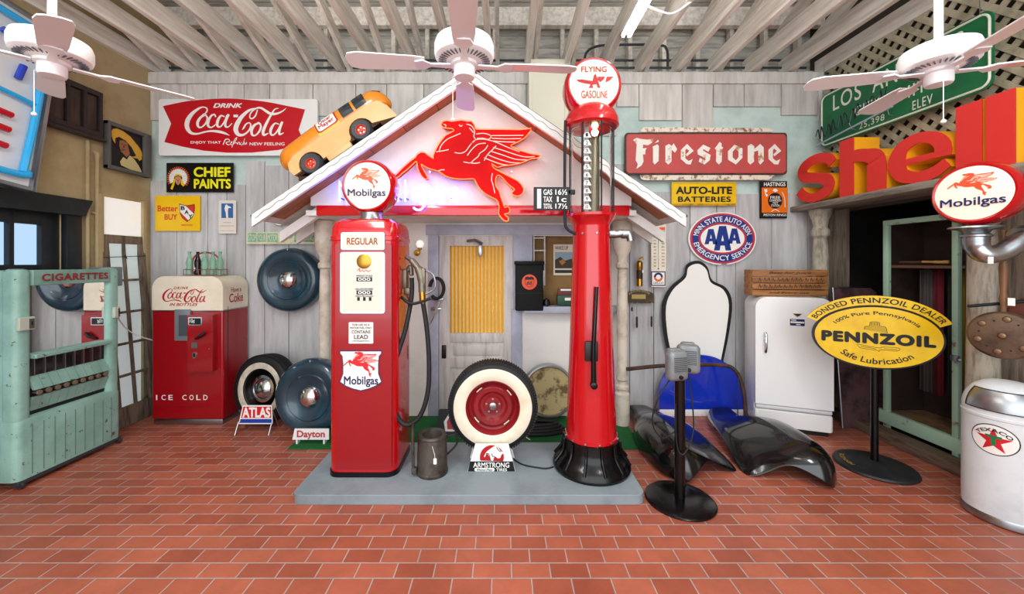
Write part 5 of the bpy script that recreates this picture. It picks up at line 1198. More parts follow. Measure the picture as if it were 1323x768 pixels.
# blue half-round panel behind it
bp_ = thing('blue_half_round_panel', 'glossy blue half-round panel with a white foot strip leaning on the plank wall', 'panel', (WX(907, 4.30), 4.30, 0), (-3, 0, 0))
bw2 = 55*4.30/500
MB().prism([(-bw2, .06), (bw2, .06)] + [(bw2*math.cos(R(a)), .22 + .45*math.sin(R(a))) for a in range(0, 181, 6)], 0, .03).build('blue_panel', mat('glossy_blue', '#1633b4', .12, coat=.6), bp_, 30)
MB().box((0, .012, .035), (bw2*2, .045, .07), .004).build('foot_strip', M_white, bp_)
rl = thing('bent_pipe_rail', 'rusty bent pipe rail curving from the station post down to the floor', 'rail', (0, 0, 0))
MB().tube(catmull([(WX(806, 4.1), 4.0, WZ(474, 4.1)), (WX(860, 4.1), 4.08, WZ(472, 4.1)), (WX(930, 4.1), 4.1, WZ(472, 4.1)), (WX(948, 4.1), 4.08, WZ(478, 4.1)), (WX(960, 4.05), 4.06, WZ(498, 4.1)), (WX(963, 4.05), 4.05, WZ(525, 4.1)), (WX(963, 4.05), 4.05, 0)], 8), .02, 10).build('pipe', mat('rusty_pipe', '#4a3a33', .5, .5, col2='#6b4a38', scale=8), rl)
MB().tube(catmull([(WX(955, 4.1), 4.09, WZ(482, 4.1)), (WX(956, 4.0), 4.03, WZ(505, 4.05)), (WX(953, 4.0), 4.0, .02)], 6), .005, 6).build('cable', M_mblack, rl)

# ================================================================== WHITE REFRIGERATOR AND CRATE
fr = thing('refrigerator', 'old white rounded single-door refrigerator standing in front of the plank wall', 'refrigerator', ((WX(975, 3.98) + WX(1076, 3.74))/2, 3.86, 0), (0, 0, -20))
FW, FH = .325, 1.355
bevel(MB().prism(topround(.05, FH, FW, .11), .045, .43).build('cabinet', M_white, fr, 30), .03, 70)
bevel(MB().prism(topround(.27, FH + .002, FW, .11), -.03, .045).build('door', M_white, fr, 30), .03, 70)
bevel(MB().prism(rrect(-FW, .05, FW, .215), -.02, .05).build('lower_panel', M_white, fr, 30), .02, 60)
MB().box((0, .0, .243), (FW*2 - .01, .04, .04), .012).build('trim_rail', mat('pale_grey_white', '#d9dadb', .35), fr)  # rail in a slightly greyer white than the door
MB().box((0, .2, .025), (FW*2 - .06, .36, .05)).build('plinth', M_mblack, fr, 0)
MB().prism(rrect(-.03, 1.08, .09, 1.145, .004), -.034, -.03).build('label_plate', M_navy, fr, 0)
mb = MB().prism(rrect(-.026, 1.105, .086, 1.122), -.0355, -.034); mb.prism(rrect(-.02, 1.13, .02, 1.138), -.0355, -.034); mb.prism(rrect(.02, 1.088, .055, 1.096), -.0355, -.034); mb.build('label_stripes', M_whiteink, fr, 0)
MB().prism([(-.005, 1.2), (.065, 1.2), (.05, 1.185), (.03, 1.17), (.01, 1.185)], -.04, -.03).build('crest_badge', M_brass, fr)
mb = MB().box((-.24, -.045, .93), (.028, .02, .02), .004); mb.tube([(-.24, -.045, 1.0), (-.24, -.07, .97), (-.24, -.075, .85), (-.24, -.05, .80)], .011, 10); mb.build('door_handle', M_chrome, fr)
cra = thing('wooden_crate', 'brown slatted fruit crate with dark script standing on the white refrigerator', 'crate', ((WX(974, 4.0)+WX(1066, 4.0))/2, 4.0, 1.359), (0, 0, -8))
M_crate = mat('crate_wood', '#a8713f', .65, col2='#7d4f2a', scale=4, stretch=(1, 5, 6), bump=.15)
crw = 46*4.0/500; 
for i in range(4): MB().box((0, -.0, .03 + i*.069), (crw*2 - .02, .012, .058), .002).build('slat', M_crate, cra)
for i in range(4): MB().box((0, .17, .03 + i*.069), (crw*2 - .02, .012, .058), .002).build('slat', M_crate, cra)
for x in (-crw + .02, crw - .02): MB().box((x, .085, .135), (.025, .15, .27), .003).build('end_board', M_crate, cra)
MB().box((0, .085, .006), (crw*2 - .05, .15, .012)).build('bottom_board', M_crate, cra, 0)
M_burn = mat('burnt_script', '#3a2413', .7)
for t, x0, x1, z0, z1 in (('Best for Juice', -.2, .2, .222, .25), ('SUNKIST', -.26, .28, .1, .175), ('and Every use', -.2, .18, .018, .045)):
    if t != 'SUNKIST': text_mb(t, x0, z0, x1, z1, -.008, shear=.3).build('script_lettering', M_burn, cra, 0, False)
mb = MB()
for z in (.165, .098):
    xx = -.3
    while xx < .28:
        mb.ribbon([(xx, z - .02, .004), (xx + .012, z + .022, .007), (xx + .022, z - .015, .006), (xx + .036, z + .01, .005)], -.008, sm=3); xx += random.choice((.04, .05))
mb.build('worn_script', M_burn, cra, 0)

# ================================================================== CAR FENDERS
def fender(name, label, mirror):
    st_ = [  # stations from tail to nose: (x, y, z) across the panel, inner flange to outer rim
     [(2.22,4.22,.03),(2.25,4.22,.125),(2.33,4.22,.13),(2.42,4.22,.13),(2.47,4.22,.125),(2.49,4.22,.1),(2.50,4.22,.02)],
     [(2.12,4.0,.03),(2.14,4.0,.10),(2.22,4.0,.11),(2.32,4.0,.115),(2.42,4.0,.115),(2.47,4.0,.09),(2.49,4.0,.02)],
     [(2.06,3.78,.09),(2.075,3.78,.15),(2.18,3.78,.18),(2.32,3.78,.21),(2.46,3.78,.215),(2.55,3.78,.14),(2.57,3.78,.02)],
     [(2.01,3.55,.09),(2.03,3.55,.14),(2.17,3.55,.21),(2.34,3.55,.275),(2.5,3.55,.29),(2.62,3.55,.19),(2.64,3.55,.02)],
     [(1.96,3.34,.03),(1.98,3.33,.075),(2.13,3.34,.17),(2.32,3.36,.27),(2.48,3.38,.31),(2.62,3.38,.21),(2.65,3.38,.02)],
     [(1.93,3.15,.0),(1.95,3.13,.03),(2.10,3.14,.10),(2.28,3.17,.225),(2.46,3.19,.31),(2.61,3.2,.22),(2.64,3.2,.02)],
     [(1.945,3.10,.0),(1.98,3.07,.012),(2.11,3.08,.075),(2.25,3.06,.18),(2.46,3.02,.28),(2.59,3.02,.2),(2.62,3.02,.02)],
     [(1.95,3.095,.0),(1.985,3.06,.005),(2.12,3.055,.065),(2.25,3.02,.165),(2.41,2.91,.21),(2.51,2.91,.14),(2.53,2.93,.01)],
     [(1.955,3.09,.0),(1.99,3.058,.0),(2.12,3.05,.055),(2.23,3.01,.15),(2.36,2.89,.08),(2.44,2.87,.03),(2.47,2.89,.0)]]
    ox, oy = (2.28, 3.5)
    n = len(st_[0]); vs = [((-(x - ox) if mirror else x - ox), y - oy, z) for row in st_ for x, y, z in row]
    fs = [[i*n + j, i*n + j + 1, (i+1)*n + j + 1, (i+1)*n + j] for i in range(len(st_) - 1) for j in range(n - 1)]
    o = MB().add(vs, fs).build(name, mat('black_fender_paint', '#0a0a0c', .16, coat=.6), None, 180)
    so = o.modifiers.new('solidify', 'SOLIDIFY'); so.thickness = .006; so.offset = -1
    ss_ = o.modifiers.new('subsurf', 'SUBSURF'); ss_.levels = 2; ss_.render_levels = 3
    o.location = ((1.58 if mirror else ox), oy + (.07 if mirror else 0), .004)
    return tag(o, label, 'car fender', 'black car fenders on the brick floor')
fender('car_fender', 'glossy black car fender lying on the bricks in front of the white refrigerator', False)
fender('car_fender', 'glossy black car fender lying behind the drive-in speaker post', True)

# ================================================================== DRIVE-IN SPEAKER POST
dp = thing('speaker_post', 'black round-based post carrying two grey drive-in speakers', 'speaker post', (1.265, 2.77, 0))
MB().lathe([(0, 0), (.235, 0), (.238, .008), (.225, .018), (.1, .026), (.04, .03), (0, .03)], 56).build('base_plate', M_black, dp, 40)
MB().cyl((0, 0, .02), (0, 0, .98), .036, n=24).build('pole', M_black, dp)
M_spk = mat('grey_speaker_casting', '#85898a', .45, .3, col2='#75797a', scale=8)
MB().box((0, 0, .97), (.07, .07, .07), .01).build('junction_box', M_spk, dp)
for x, y, rz, z in ((-.055, -.07, 14, .985), (.07, .02, -18, 1.01)):
    mxx = T(x, y, z) @ RZ(rz); mb = MB()
    mb.box((0, 0, 0), (.155, .085, .21), .035, mxx, 4); mb.box((0, .03, .09), (.1, .06, .05), .02, mxx, 3)
    sp = mb.build('speaker', M_spk, dp, 50); mb = MB()
    for i in range(8): mb.box((0, -.043, .06 - i*.013), (.10, .004, .005), .001, mxx)
    mb.build('grille_slots', mat('speaker_slot_dark', '#3f4344', .6), sp, 0)
    MB().lathe([(0, 0), (.014, 0), (.012, .015), (0, .016)], 14, mxx @ T(0, -.042, -.072) @ FACE).build('volume_knob', M_ink, sp)
for pts in ([(-.1, -.06, .88), (-.19, -.08, .75), (-.22, -.06, .58), (-.14, -.03, .46), (-.045, -.02, .5)], [(.06, .0, .9), (.08, -.02, .7), (.07, -.05, .5), (.0, -.06, .36), (-.04, -.04, .42), (-.045, -.03, .7)]):
    MB().tube(catmull(pts, 8), .005, 6).build('speaker_cord', M_rubber, dp)

# ================================================================== MOTOR OIL SIGN ON A STAND
ps_ = thing('oil_sign_stand', 'yellow oval motor oil sign on a black pole and round iron base', 'sign', (3.09, 3.22, 0), (0, 0, -25))
M_iron = mat('cast_iron_black', '#17181a', .5, col2='#26282a', scale=12, bump=.1)
MB().lathe([(0, 0), (.262, 0), (.27, .01), (.262, .025), (.2, .035), (.06, .045), (.035, .06), (0, .06)], 56).build('base_plate', M_iron, ps_, 40)
MB().cyl((0, 0, .04), (0, 0, .86), .026, n=20).build('pole', M_black, ps_)
mb = arc_mb('PENNZOIL', 0, 0, .19, .19, 215, 155, .032, 0, .02); mb.warp(lambda v: (v.x, v.z, .0385 - v.y)); mb.build('base_lettering', mat('worn_gold', '#a58a3a', .5), ps_, 0, False)
oz = 1.085; A_, B_ = .42, .262
MB().prism(ellipse(0, oz, A_, B_, 64), -.025, .01).build('oval_rim', M_ink, ps_, 30)
ovp = MB().prism(ellipse(0, oz, A_*.965, B_*.95, 64), -.0275, -.02).build('oval_panel', M_yellow, ps_, 0)
arc = lambda r0, r1, a0, a1, n=30: [(((A_ + r1)*math.cos(R(a0 + (a1-a0)*i/n))), oz + (B_ + r1)*math.sin(R(a0 + (a1-a0)*i/n))) for i in range(n+1)] + [(((A_ + r0)*math.cos(R(a1 + (a0-a1)*i/n))), oz + (B_ + r0)*math.sin(R(a1 + (a0-a1)*i/n))) for i in range(n+1)]
bn = MB().prism(arc(.004, .082, 156, 24), -.02, .0).build('arched_banner', M_yellow, ps_, 0)
arc_mb('BONDED PENNZOIL DEALER', 0, oz, A_ + .022, B_ + .022, 152.5, 27.5, .044, -.023, .02, 1.05).build('lettering', M_ink, bn, 0, False)
arc_mb('100% Pure Pennsylvania', 0, oz - .005, A_*.70, B_*.70, 148, 32, .038, -.0295, .015).build('lettering', M_ink, ovp, 0, False)
text_mb('PENNZOIL', -.36, oz - .055, .36, oz + .038, -.0315, .075, space=1.15).build('brand_lettering', M_ink, ovp, 0, False)
arc_mb('Safe Lubrication', 0, oz + .02, A_*.78, B_*.92, 224, 316, -.05, -.0295, .02).build('lettering', M_ink, ovp, 0, False)
mb = MB(); lw = .004
M_eln = mat('emblem_line_brown', '#6d5a14', .5)
for l in ([(-.075,.06),(-.07,.085),(-.04,.095),(-.035,.125),(.02,.125),(.025,.095),(.06,.09),(.07,.04)], [(-.03,.1),(-.028,.12)], [(-.01,.1),(-.01,.12)], [(.008,.1),(.008,.12)], [(-.12,-.065),(-.1,-.095),(0,-.105),(.02,-.115),(.03,-.1),(.13,-.1),(.14,-.075),(.04,-.075),(.02,-.085),(-.12,-.065)], [(-.1,-.08),(0,-.095)], [(.05,-.088),(.13,-.088)]):
    mb.ribbon([(a, oz + b, lw) for a, b in l], -.0295, sm=3)
mb.build('bell_emblem', M_eln, ovp, 0)
MB().prism([(-.075, oz+.06), (-.07, oz+.085), (-.04, oz+.095), (-.035, oz+.125), (.02, oz+.125), (.025, oz+.095), (.06, oz+.09), (.068, oz+.04)], -.0285, -.0275).build('bell_shape', mat('bell_mustard', '#c29d12', .45), ovp, 0)

# ================================================================== PINKISH PANEL AND GREEN-FRAMED CABINET IN THE DOORWAY
pk = thing('leaning_panel', 'worn purplish metal panel with rounded top leaning between refrigerator and oil sign', 'panel', (WX(1119, 3.98), 3.98, .005), (-5, 0, 2))
MB().prism([(-.25, 0), (.25, 0), (.255, 1.30), (.23, 1.40), (.17, 1.44), (-.24, 1.44)], 0, .02).build('panel_sheet', mat('worn_purple_metal', '#6b4c50', .45, .2, col2='#34282b', scale=4, lo=.45, hi=.62), pk)
mb = MB().tube([(-.25, 0, 0), (-.24, 0, 1.44), (.17, 0, 1.44), (.23, 0, 1.40), (.255, 0, 1.30), (.25, 0, 0)], .006, 6); mb.build('edge_trim', M_steel, pk)

M_mintp = mat('chipped_mint_paint', '#a9cbb4', .5, col2='#7d6a55', scale=9, lo=.6, hi=.68)
cb_ = thing('green_framed_cabinet', 'open tall cabinet with chipped mint green frame inside the dark doorway', 'cabinet', (3.80, 3.535, .045), (0, 0, -90))
M_cabin = mat('dark_cabinet_wood', '#3b2c25', .7, col2='#2a1f1a', scale=4)
HWc = .295
for x in (-HWc, HWc): MB().box((x, .0, 1.04), (.045, .04, 2.06), .004).build('frame_post', M_mintp, cb_)
MB().box((0, 0, 2.05), (HWc*2 + .045, .042, .05), .004).build('top_rail', M_mintp, cb_); MB().box((0, .0, .13), (HWc*2 + .2, .05, .12), .004).build('sill_board', M_mintp, cb_)
MB().box((0, .42, 1.04), (HWc*2 + .2, .02, 2.05)).build('back_panel', M_cabin, cb_, 0)
for x in (-HWc - .05, HWc + .05): MB().box((x, .22, 1.04), (.02, .40, 2.05)).build('side_panel', M_cabin, cb_, 0)
MB().box((0, .22, .17), (HWc*2 + .1, .4, .025)).build('floor_board', mat('worn_board', '#8a6a4c', .7, col2='#5b4531', scale=5), cb_, 0)
MB().box((0, .21, 1.62), (HWc*2 + .08, .38, .025)).build('shelf', mat('shelf_brown', '#6b4a36', .6), cb_, 0)
MB().box((HWc - .06, .35, .75), (.03, .03, 1.2)).build('white_batten', M_white, cb_, 0)
mb = MB().box((HWc + .01, -.03, .86), (.06, .02, .05), .006); mb.tube([(HWc + .04, -.04, .86), (HWc + .07, -.06, .86)], .01, 8); mb.build('door_catch', M_steel, cb_)
Wc = lambda x, y, z: (3.80 + y, 3.535 - x, .045 + z)
br_ = thing('scrub_brush', 'brown brush with a pale wooden handle lying on the cabinet shelf', 'brush', Wc(-.05, .12, 1.634), (0, 0, -84))
MB().box((-.12, 0, .03), (.18, .05, .02), .006).build('brush_head', mat('brush_brown', '#5c3a26', .7), br_)
mb = MB()
for i in range(14): mb.box((-.20 + i*.0125, 0, .01), (.006, .04, .02))
mb.build('bristles', mat('bristle_dark', '#2d1f17', .9), br_, 0); MB().tube(catmull([(-.03, 0, .032), (.05, 0, .03), (.12, 0, .028), (.17, 0, .03)], 5), [.011]*6+[.014]*5+[.016]*4+[.008], 10).build('handle', mat('pale_handle_wood', '#c99a5c', .5), br_)
for i, (x, c_, lb) in enumerate(((-.13, '#3f3b3a', 'dark grey hanging blanket leftmost in the cabinet'), (-.03, '#7c1f2c', 'dark red hanging blanket in the cabinet'), (.09, '#20251f', 'blackish green hanging blanket between the red and yellow ones'), (.2, '#a08a28', 'yellow and green striped hanging blanket in the cabinet'))):
    n = 26; vs = []; fs = []
    for k in range(n + 1):
        u = k / n; yy = .012*math.sin(u*9 + i)
        for z in (0, -.55, -1.15): vs.append((-.05 + .1*u, yy*(1 + (.6 if z < 0 else 0)), z))
    for k in range(n):
        for q_ in range(2): fs.append([3*k + q_, 3*k + q_ + 1, 3*(k+1) + q_ + 1, 3*(k+1) + q_])
    m_ = mat('blanket_' + ('grey', 'red', 'green', 'yellow')[i], c_, .9, col2=('#5a5553', '#4e1520', '#2c382a', '#2e5a34')[i], scale=(5, 5, 5, 3)[i], lo=.48, hi=.52, stretch=(8, 1, .01))
    o = MB().add(vs, fs).build('hanging_blanket', m_, None, 60, False); o.location = Wc(x, .2, 1.59); o.rotation_euler = (0, 0, R(-90))
    sd = o.modifiers.new('solidify', 'SOLIDIFY'); sd.thickness = .008
    tag(o, lb, 'blanket', 'blankets hanging in the cabinet')

# ================================================================== SHELF, POSTS, BLOCK LETTERS
SX = 3.34
M_shelf = mat('grey_barn_shelf', '#8e867b', .8, col2='#5f574e', scale=3, stretch=(6, .8, 6), bump=.25, bscale=8)
tag(MB().box((SX + .19, 3.42, 2.318), (.40, 2.15, .062), .006).build('wall_shelf', M_shelf), 'long grey weathered shelf over the doorway carrying the big red letters', 'shelf')
def rpost(name, label, x, y, h, rad, m):
    k = rad
    pr = [(0, 0), (k*1.15, 0), (k*1.15, .12), (k*.9, .14), (k*1.1, .17), (k*1.1, .2), (k*.8, .22), (k*.95, .26), (k*.98, .75), (k*.88, h*.78), (k*.72, h*.86), (k*1.0, h*.875), (k*1.0, h*.9), (k*.75, h*.915), (k*.9, h*.95), (k*1.25, h*.985), (k*1.25, h), (0, h)]
    return tag(MB().lathe(pr, 32, T(0, 0, 0)).build(name, m, None, 30), label, 'post') 
for lb, x, y, rad in (('thin turned wooden post under the far end of the letter shelf', 3.50, 4.27, .085), ('thick pale turned wooden post between the doorway and the white trash can', 3.57, 2.88, .088)):
    o = rpost('turned_post', lb, x, y, 2.287, rad, mat('weathered_pale_post', '#b4ab9a', .65, col2='#80776a', scale=5, stretch=(5, 5, 1))); o.location = (x, y, 0); o['group'] = 'turned posts under the shelf'
M_sred = mat('letter_red', '#d8312c', .4); M_syel = mat('letter_yellow', '#f2a81c', .4)
zb_ = 2.35
def letter(name, label, ya, yb, polys, z1, depth=.25):
    """polys in unit box (u to the right, v up), front faces the room"""
    w = ya - yb; o = thing(name, label, 'letter', (SX, (ya + yb)/2, zb_), (0, 0, -90), 'big block letters on the shelf'); h = z1 - zb_
    sides = MB(); front = MB()
    for i, p in enumerate(polys):
        if len(p[0]) == 3:
            q3 = [((u - .5)*w, v*h, t*(w + h)/2) for u, v, t in p]; sides.ribbon(q3, .006, depth, 6); front.ribbon(q3, -.002 - .0015*i, .008, 6); continue
        q_ = [((u - .5)*w, v*h) for u, v in p]; sides.prism(q_, .006, depth); front.prism(q_, -.002 - .0015*i, .008)
    sides.build('letter_sides', M_syel, o, 30); front.build('letter_face', M_sred, o, 0)
    return o
def stroke_polys(pts, sm=6, closed=False):  # thick stroke to quads
    p = catmull(pts, sm, closed); out = []; N = len(p); lo = []; hi = []
    for i in range(N):
        a = p[(i-1) % N] if (closed or i) else p[i]; b = p[(i+1) % N] if (closed or i < N-1) else p[i]
        d = Vector((b[0]-a[0], b[1]-a[1])).normalized(); w = p[i][2]/2
        lo.append((p[i][0] - d.y*w, p[i][1] + d.x*w)); hi.append((p[i][0] + d.y*w, p[i][1] - d.x*w))
    return lo + hi[::-1]
def ell(r0x, r0z, a0, a1, cx=.5, cz=.5, n=30): return (cx, cz)
s_poly = [[(.93,.70,.20),(.83,.82,.20),(.62,.885,.19),(.42,.885,.19),(.22,.80,.23),(.15,.68,.25),(.25,.565,.23),(.5,.505,.20),(.77,.42,.24),(.85,.3,.25),(.77,.18,.22),(.55,.11,.19),(.35,.115,.19),(.17,.2,.21),(.07,.31,.20)]]
h_poly = [[(0, 0), (.33, 0), (.33, 1), (0, 1)], ([(.22,.65,.22),(.42,.665,.22),(.62,.62,.23),(.78,.55,.30),(.83,.42,.34),(.83,0,.34)])]
e_poly = [[(.2,.41),(.97,.41),(.98,.53),(.2,.53)], ([(.86,.50,.25),(.84,.66,.24),(.72,.82,.21),(.5,.90,.19),(.26,.80,.24),(.16,.58,.31),(.16,.4,.31),(.26,.2,.25),(.5,.10,.20),(.74,.14,.20),(.92,.27,.18)])]
l_poly = [[(0, 0), (1, 0), (1, 1), (0, 1)]]
letter('block_letter', 'big red block letter s with yellow sides at the far end of the shelf', 4.40, 3.89, s_poly, 2.87)
letter('block_letter', 'big red block letter h with yellow sides', 3.84, 3.385, h_poly, 2.90)
letter('block_letter', 'big red block letter e with yellow sides', 3.36, 2.87, e_poly, 2.745)
letter('block_letter', 'first big red block letter l, next to the e', 2.855, 2.70, l_poly, 2.845)
letter('block_letter', 'last big red block letter l above the lit globe', 2.68, 2.525, l_poly, 2.845)

# green city limit sign on wires
gs = thing('city_limit_sign', 'green highway sign with white lettering hanging on the lattice wall', 'sign', (3.61, 3.625, 3.0), (0, 0, -90))
GL = .775
M_hgreen = mat('highway_green', '#0f6b3e', .4, col2='#0c5a34', scale=4)
MB().prism(rrect(-GL, 0, GL, .59, .07), 0, .012).build('panel', M_hgreen, gs, 0)
M_refl = mat('reflective_white', '#dfe3d6', .4)
pp2 = rrect(-GL + .02, .02, GL - .02, .57, .06); MB().tube([(a, -.002, b) for a, b in pp2], .009, 6, True).build('white_border', M_refl, gs)
for t, u0, u1, v0, v1 in (('LOS', .17, .50, .36, .53), ('ANGELES', .62, 1.37, .36, .53), ('CITY', .43, .70, .20, .30), ('LIMIT', .78, 1.10, .17, .28), ('25,398', .48, .74, .045, .115), ('ELEV', .99, 1.15, .045, .125)):
    text_mb(t, u0 - GL, v0, u1 - GL, v1, -.003, .01, space=1.15).build('lettering', M_refl, gs, 0, False)
for x in (-GL + .05, GL - .08): MB().tube([(x, .0, .56), (x, .0, .93)], .003, 5).build('hanging_wire', M_steel, gs)
sq = thing('unlit_neon_script', 'dark unlit glass tube script in front of the green sign corner', 'neon tube', (3.53, 3.95, 3.03), (0, 0, -90))
pts = [(-.42 + .022*i, -.0 + .01*math.sin(i), .10 + .07*math.sin(i*1.9) + .0035*i) for i in range(38)]
MB().tube(catmull(pts, 4), .005, 6).build('glass_tubing', mat('dark_glass_tube', '#1b1f2c', .2), sq)
MB().tube([(-.44, .02, .0), (.42, .02, .10)], .009, 8).build('support_bar', mat('pale_blue_bar', '#9fb4c8', .4), sq)
for x in (-.4, .0, .38): MB().tube([(x, .0, .06 + .1*(x+.44)*.9), (x, .03, .04), (x, .075, .03)], .004, 5).build('standoff', M_steel, sq)

# ================================================================== GLOBE ON PIPE, WARMERS, TRASH CAN
gl = thing('wall_globe_lamp', 'lit round red-banded globe on a curved silver pipe beside the block letters', 'lamp', (3.13, 2.56, 1.895))
globe(gl, 0, 0, .255, .205, .19, T(.02, -.0, .262) @ RZ(-68))
MB().lathe([(0, .06), (.06, .055), (.125, .045), (.13, .035), (.07, .02), (.055, .0), (.075, -.01), (.075, -.02), (.05, -.03), (0, -.03)], 32, T(.0, .0, .0)).build('saucer_flange', M_alu, gl, 40)
MB().tube(catmull([(0, 0, -.02), (0, 0, -.08), (.03, -.02, -.135), (.10, -.04, -.13), (.17, -.06, -.08), (.24, -.07, -.03), (.3, -.08, -.02)], 6), [.062]*7+[.058]*30, 18).build('pipe_elbow', M_alu, gl, 60)
MB().lathe([(.06, 0), (.085, .0), (.085, .04), (.06, .05)], 24, T(.22, -.068, -.045) @ RY(62) ).build('pipe_collar', M_alu, gl, 40)
MB().tube([(.3, -.08, -.02), (.58, -.08, -.02)], .05, 16).build('wall_stub', M_alu, gl)
tg = MB().prism(rrect(-.015, -.2, .02, -.155), -.075, -.072).build('price_tag', M_whiteink, gl, 0)
M_copper = mat('dull_copper', '#6f5a48', .38, .6, col2='#4a3b31', scale=5)
wm = thing('bed_warmer_pan', 'round dull copper lidded pan with turned handle hanging by the thick post', 'bed warmer', (3.32, 2.57, 1.22), (0, 0, -58))
MB().lathe([(0, .03), (.08, .034), (.145, .026), (.158, .01), (.155, -.03), (.12, -.06), (0, -.065)], 48, FACE).build('pan_lid', M_copper, wm, 40)
mb = MB()
for i in range(7):
    a = R(60*i + 20); k = .11 if i < 6 else 0
    MB().lathe([(.022, 0), (.016, .008), (0, .011)], 14, T(k*math.cos(a), -.029 - (.004 if i == 6 else 0), k*math.sin(a)) @ FACE).build('embossed_boss', mat('polished_copper', '#8a7058', .3, .8), wm)
mb = MB()
for i in range(6): a = R(60*i + 50); mb.lathe([(.006, 0), (.006, .003), (0, .003)], 10, T(.10*math.cos(a), -.03, .10*math.sin(a)) @ FACE)
mb.build('vent_holes', M_ink, wm, 0)
MB().lathe([(0, .14), (.012, .14), (.014, .2), (.022, .24), (.014, .28), (.018, .36), (.022, .45), (.014, .5), (.02, .55), (.012, .66), (.016, .7), (0, .71)], 16, T(0, .02, 0)).build('turned_handle', mat('turned_dark_wood', '#7a5434', .45), wm)
MB().prism(rrect(.02, .20, .05, .25), -.012, -.01).build('price_tag', M_whiteink, wm, 0)
wp = thing('copper_pan', 'reddish copper pan with iron hanger overlapping the lidded pan, at the picture edge', 'pan', (3.60, 2.64, 1.36), (0, 0, -58))
MB().lathe([(0, .02), (.09, .02), (.1, .01), (.1, -.03), (0, -.04)], 36, FACE).build('pan_body', mat('red_copper', '#6a3b2e', .4, .6), wp, 40)
MB().tube(catmull([(0, 0, .09), (.0, -.01, .2), (.02, -.02, .26), (0, -.01, .30), (0, 0, .36)], 5), .007, 8).build('iron_hanger', M_mblack, wp)
ir = tag(MB().tube([(3.22, 2.68, 1.40), (3.60, 2.50, 1.47), (3.71, 2.44, 1.49)], .011, 8).build('iron_rod', mat('dark_iron_rod', '#26282a', .5, .6)), 'dark slanting iron rod sticking out of the plank wall above the pans', 'rod')

tc_ = thing('trash_can', 'white enamel dome-top trash can with steel flap and star emblem', 'trash can', (3.36, 2.58, 0), (0, 0, -68))
M_canw = mat('trash_can_white', '#dee3e6', .3, col2='#ccd1d4', scale=3)
MB().lathe([(.2, .055), (.2, .68), (.204, .685), (.204, .70), (.2, .705)], 56).build('can_body', M_canw, tc_, 30)
MB().lathe([(0, .004), (.195, .004), (.204, .01), (.204, .05), (.2, .058)], 56).build('base_band', M_steel, tc_, 30)
dome = [(.2, .70)] + [(.2*math.cos(R(a))**.72, .71 + .205*math.sin(R(a))) for a in range(4, 90, 7)] + [(0, .915)]
MB().lathe(dome, 56).build('dome_lid', M_canw, tc_, 50)
def on_dome(u, z, e):      # u angle deg from front, z height on dome
    s_ = min(1, max(0, (z - .71)/.205)); a = math.asin(s_); r_ = .2*max(.0001, math.cos(a))**.72 + e
    return (r_*math.sin(R(u)), -r_*math.cos(R(u)), z + e*.6)
vs = []; fs = []
for i in range(13):
    for j in range(13): vs.append(on_dome(-42 + 84*i/12*1.0, .735 + .125*j/12, .006))
for i in range(12):
    for j in range(12): fs.append([i*13+j, (i+1)*13+j, (i+1)*13+j+1, i*13+j+1])
fl = MB().add(vs, fs).build('steel_flap', M_steel, tc_, 60, False)
edge = [on_dome(-42 + 84*i/20, .735, .007) for i in range(21)] + [on_dome(42, .735 + .125*i/10, .007) for i in range(11)] + [on_dome(42 - 84*i/20, .86, .007) for i in range(21)] + [on_dome(-42, .86 - .125*i/10, .007) for i in range(11)]
MB().tube(edge, .003, 6, True).build('flap_edge', M_ink, fl)
ex, ez = 0.0, .555
def wr(poly, e, m, name, parent):
    # fan of a star-shaped outline around its centre, bent round the can
    cx = sum(p[0] for p in poly)/len(poly); cz = sum(p[1] for p in poly)/len(poly); n = len(poly)
    mb = MB(); rings = 5; vs = [(cx, -e, cz)]
    for r_ in range(1, rings + 1): vs += [(cx + (x-cx)*r_/rings, -e, cz + (z-cz)*r_/rings) for x, z in poly]
    fs = [[0, 1+i, 1+(i+1) % n] for i in range(n)]
    for r_ in range(rings - 1): fs += [[1+r_*n+i, 1+(r_+1)*n+i, 1+(r_+1)*n+(i+1) % n, 1+r_*n+(i+1) % n] for i in range(n)]
    mb.add(vs, fs); return wrap(mb, .2).build(name, m, parent, 0, False)
lg = wr(ellipse(ex, ez, .108, .098, 48), .0012, M_ink, 'emblem_border', tc_)
wr(ellipse(ex, ez, .102, .092, 48), .0022, M_whiteink, 'emblem_disc', lg)
star = []
for i in range(10):
    r_ = .082 if i % 2 == 0 else .032; a = R(90 + 36*i); star += [(ex + r_*math.cos(a), ez - .006 + r_*math.sin(a))]
def dens(p, k=4): return [(p[i][0] + (p[(i+1) % len(p)][0]-p[i][0])*j/k, p[i][1] + (p[(i+1) % len(p)][1]-p[i][1])*j/k) for i in range(len(p)) for j in range(k)]
wr(dens(star), .0032, mat('star_red', '#cf1f2c', .4), 'red_star', lg)
M_tg = mat('letter_t_green', '#157a4a', .4)
wr(dens([(ex-.035, ez+.012), (ex+.035, ez+.012), (ex+.035, ez+.028), (ex-.035, ez+.028)]), .0042, M_tg, 'green_letter_bar', lg); wr(dens([(ex-.010, ez-.035), (ex+.010, ez-.035), (ex+.010, ez+.014), (ex-.010, ez+.014)]), .0042, M_tg, 'green_letter_stem', lg)
wrap(arc_mb('TEXACO', ex, ez - .012, .074, .062, 150, 30, .022, -.0046, .03), .2).build('lettering', M_ink, lg, 0, False)

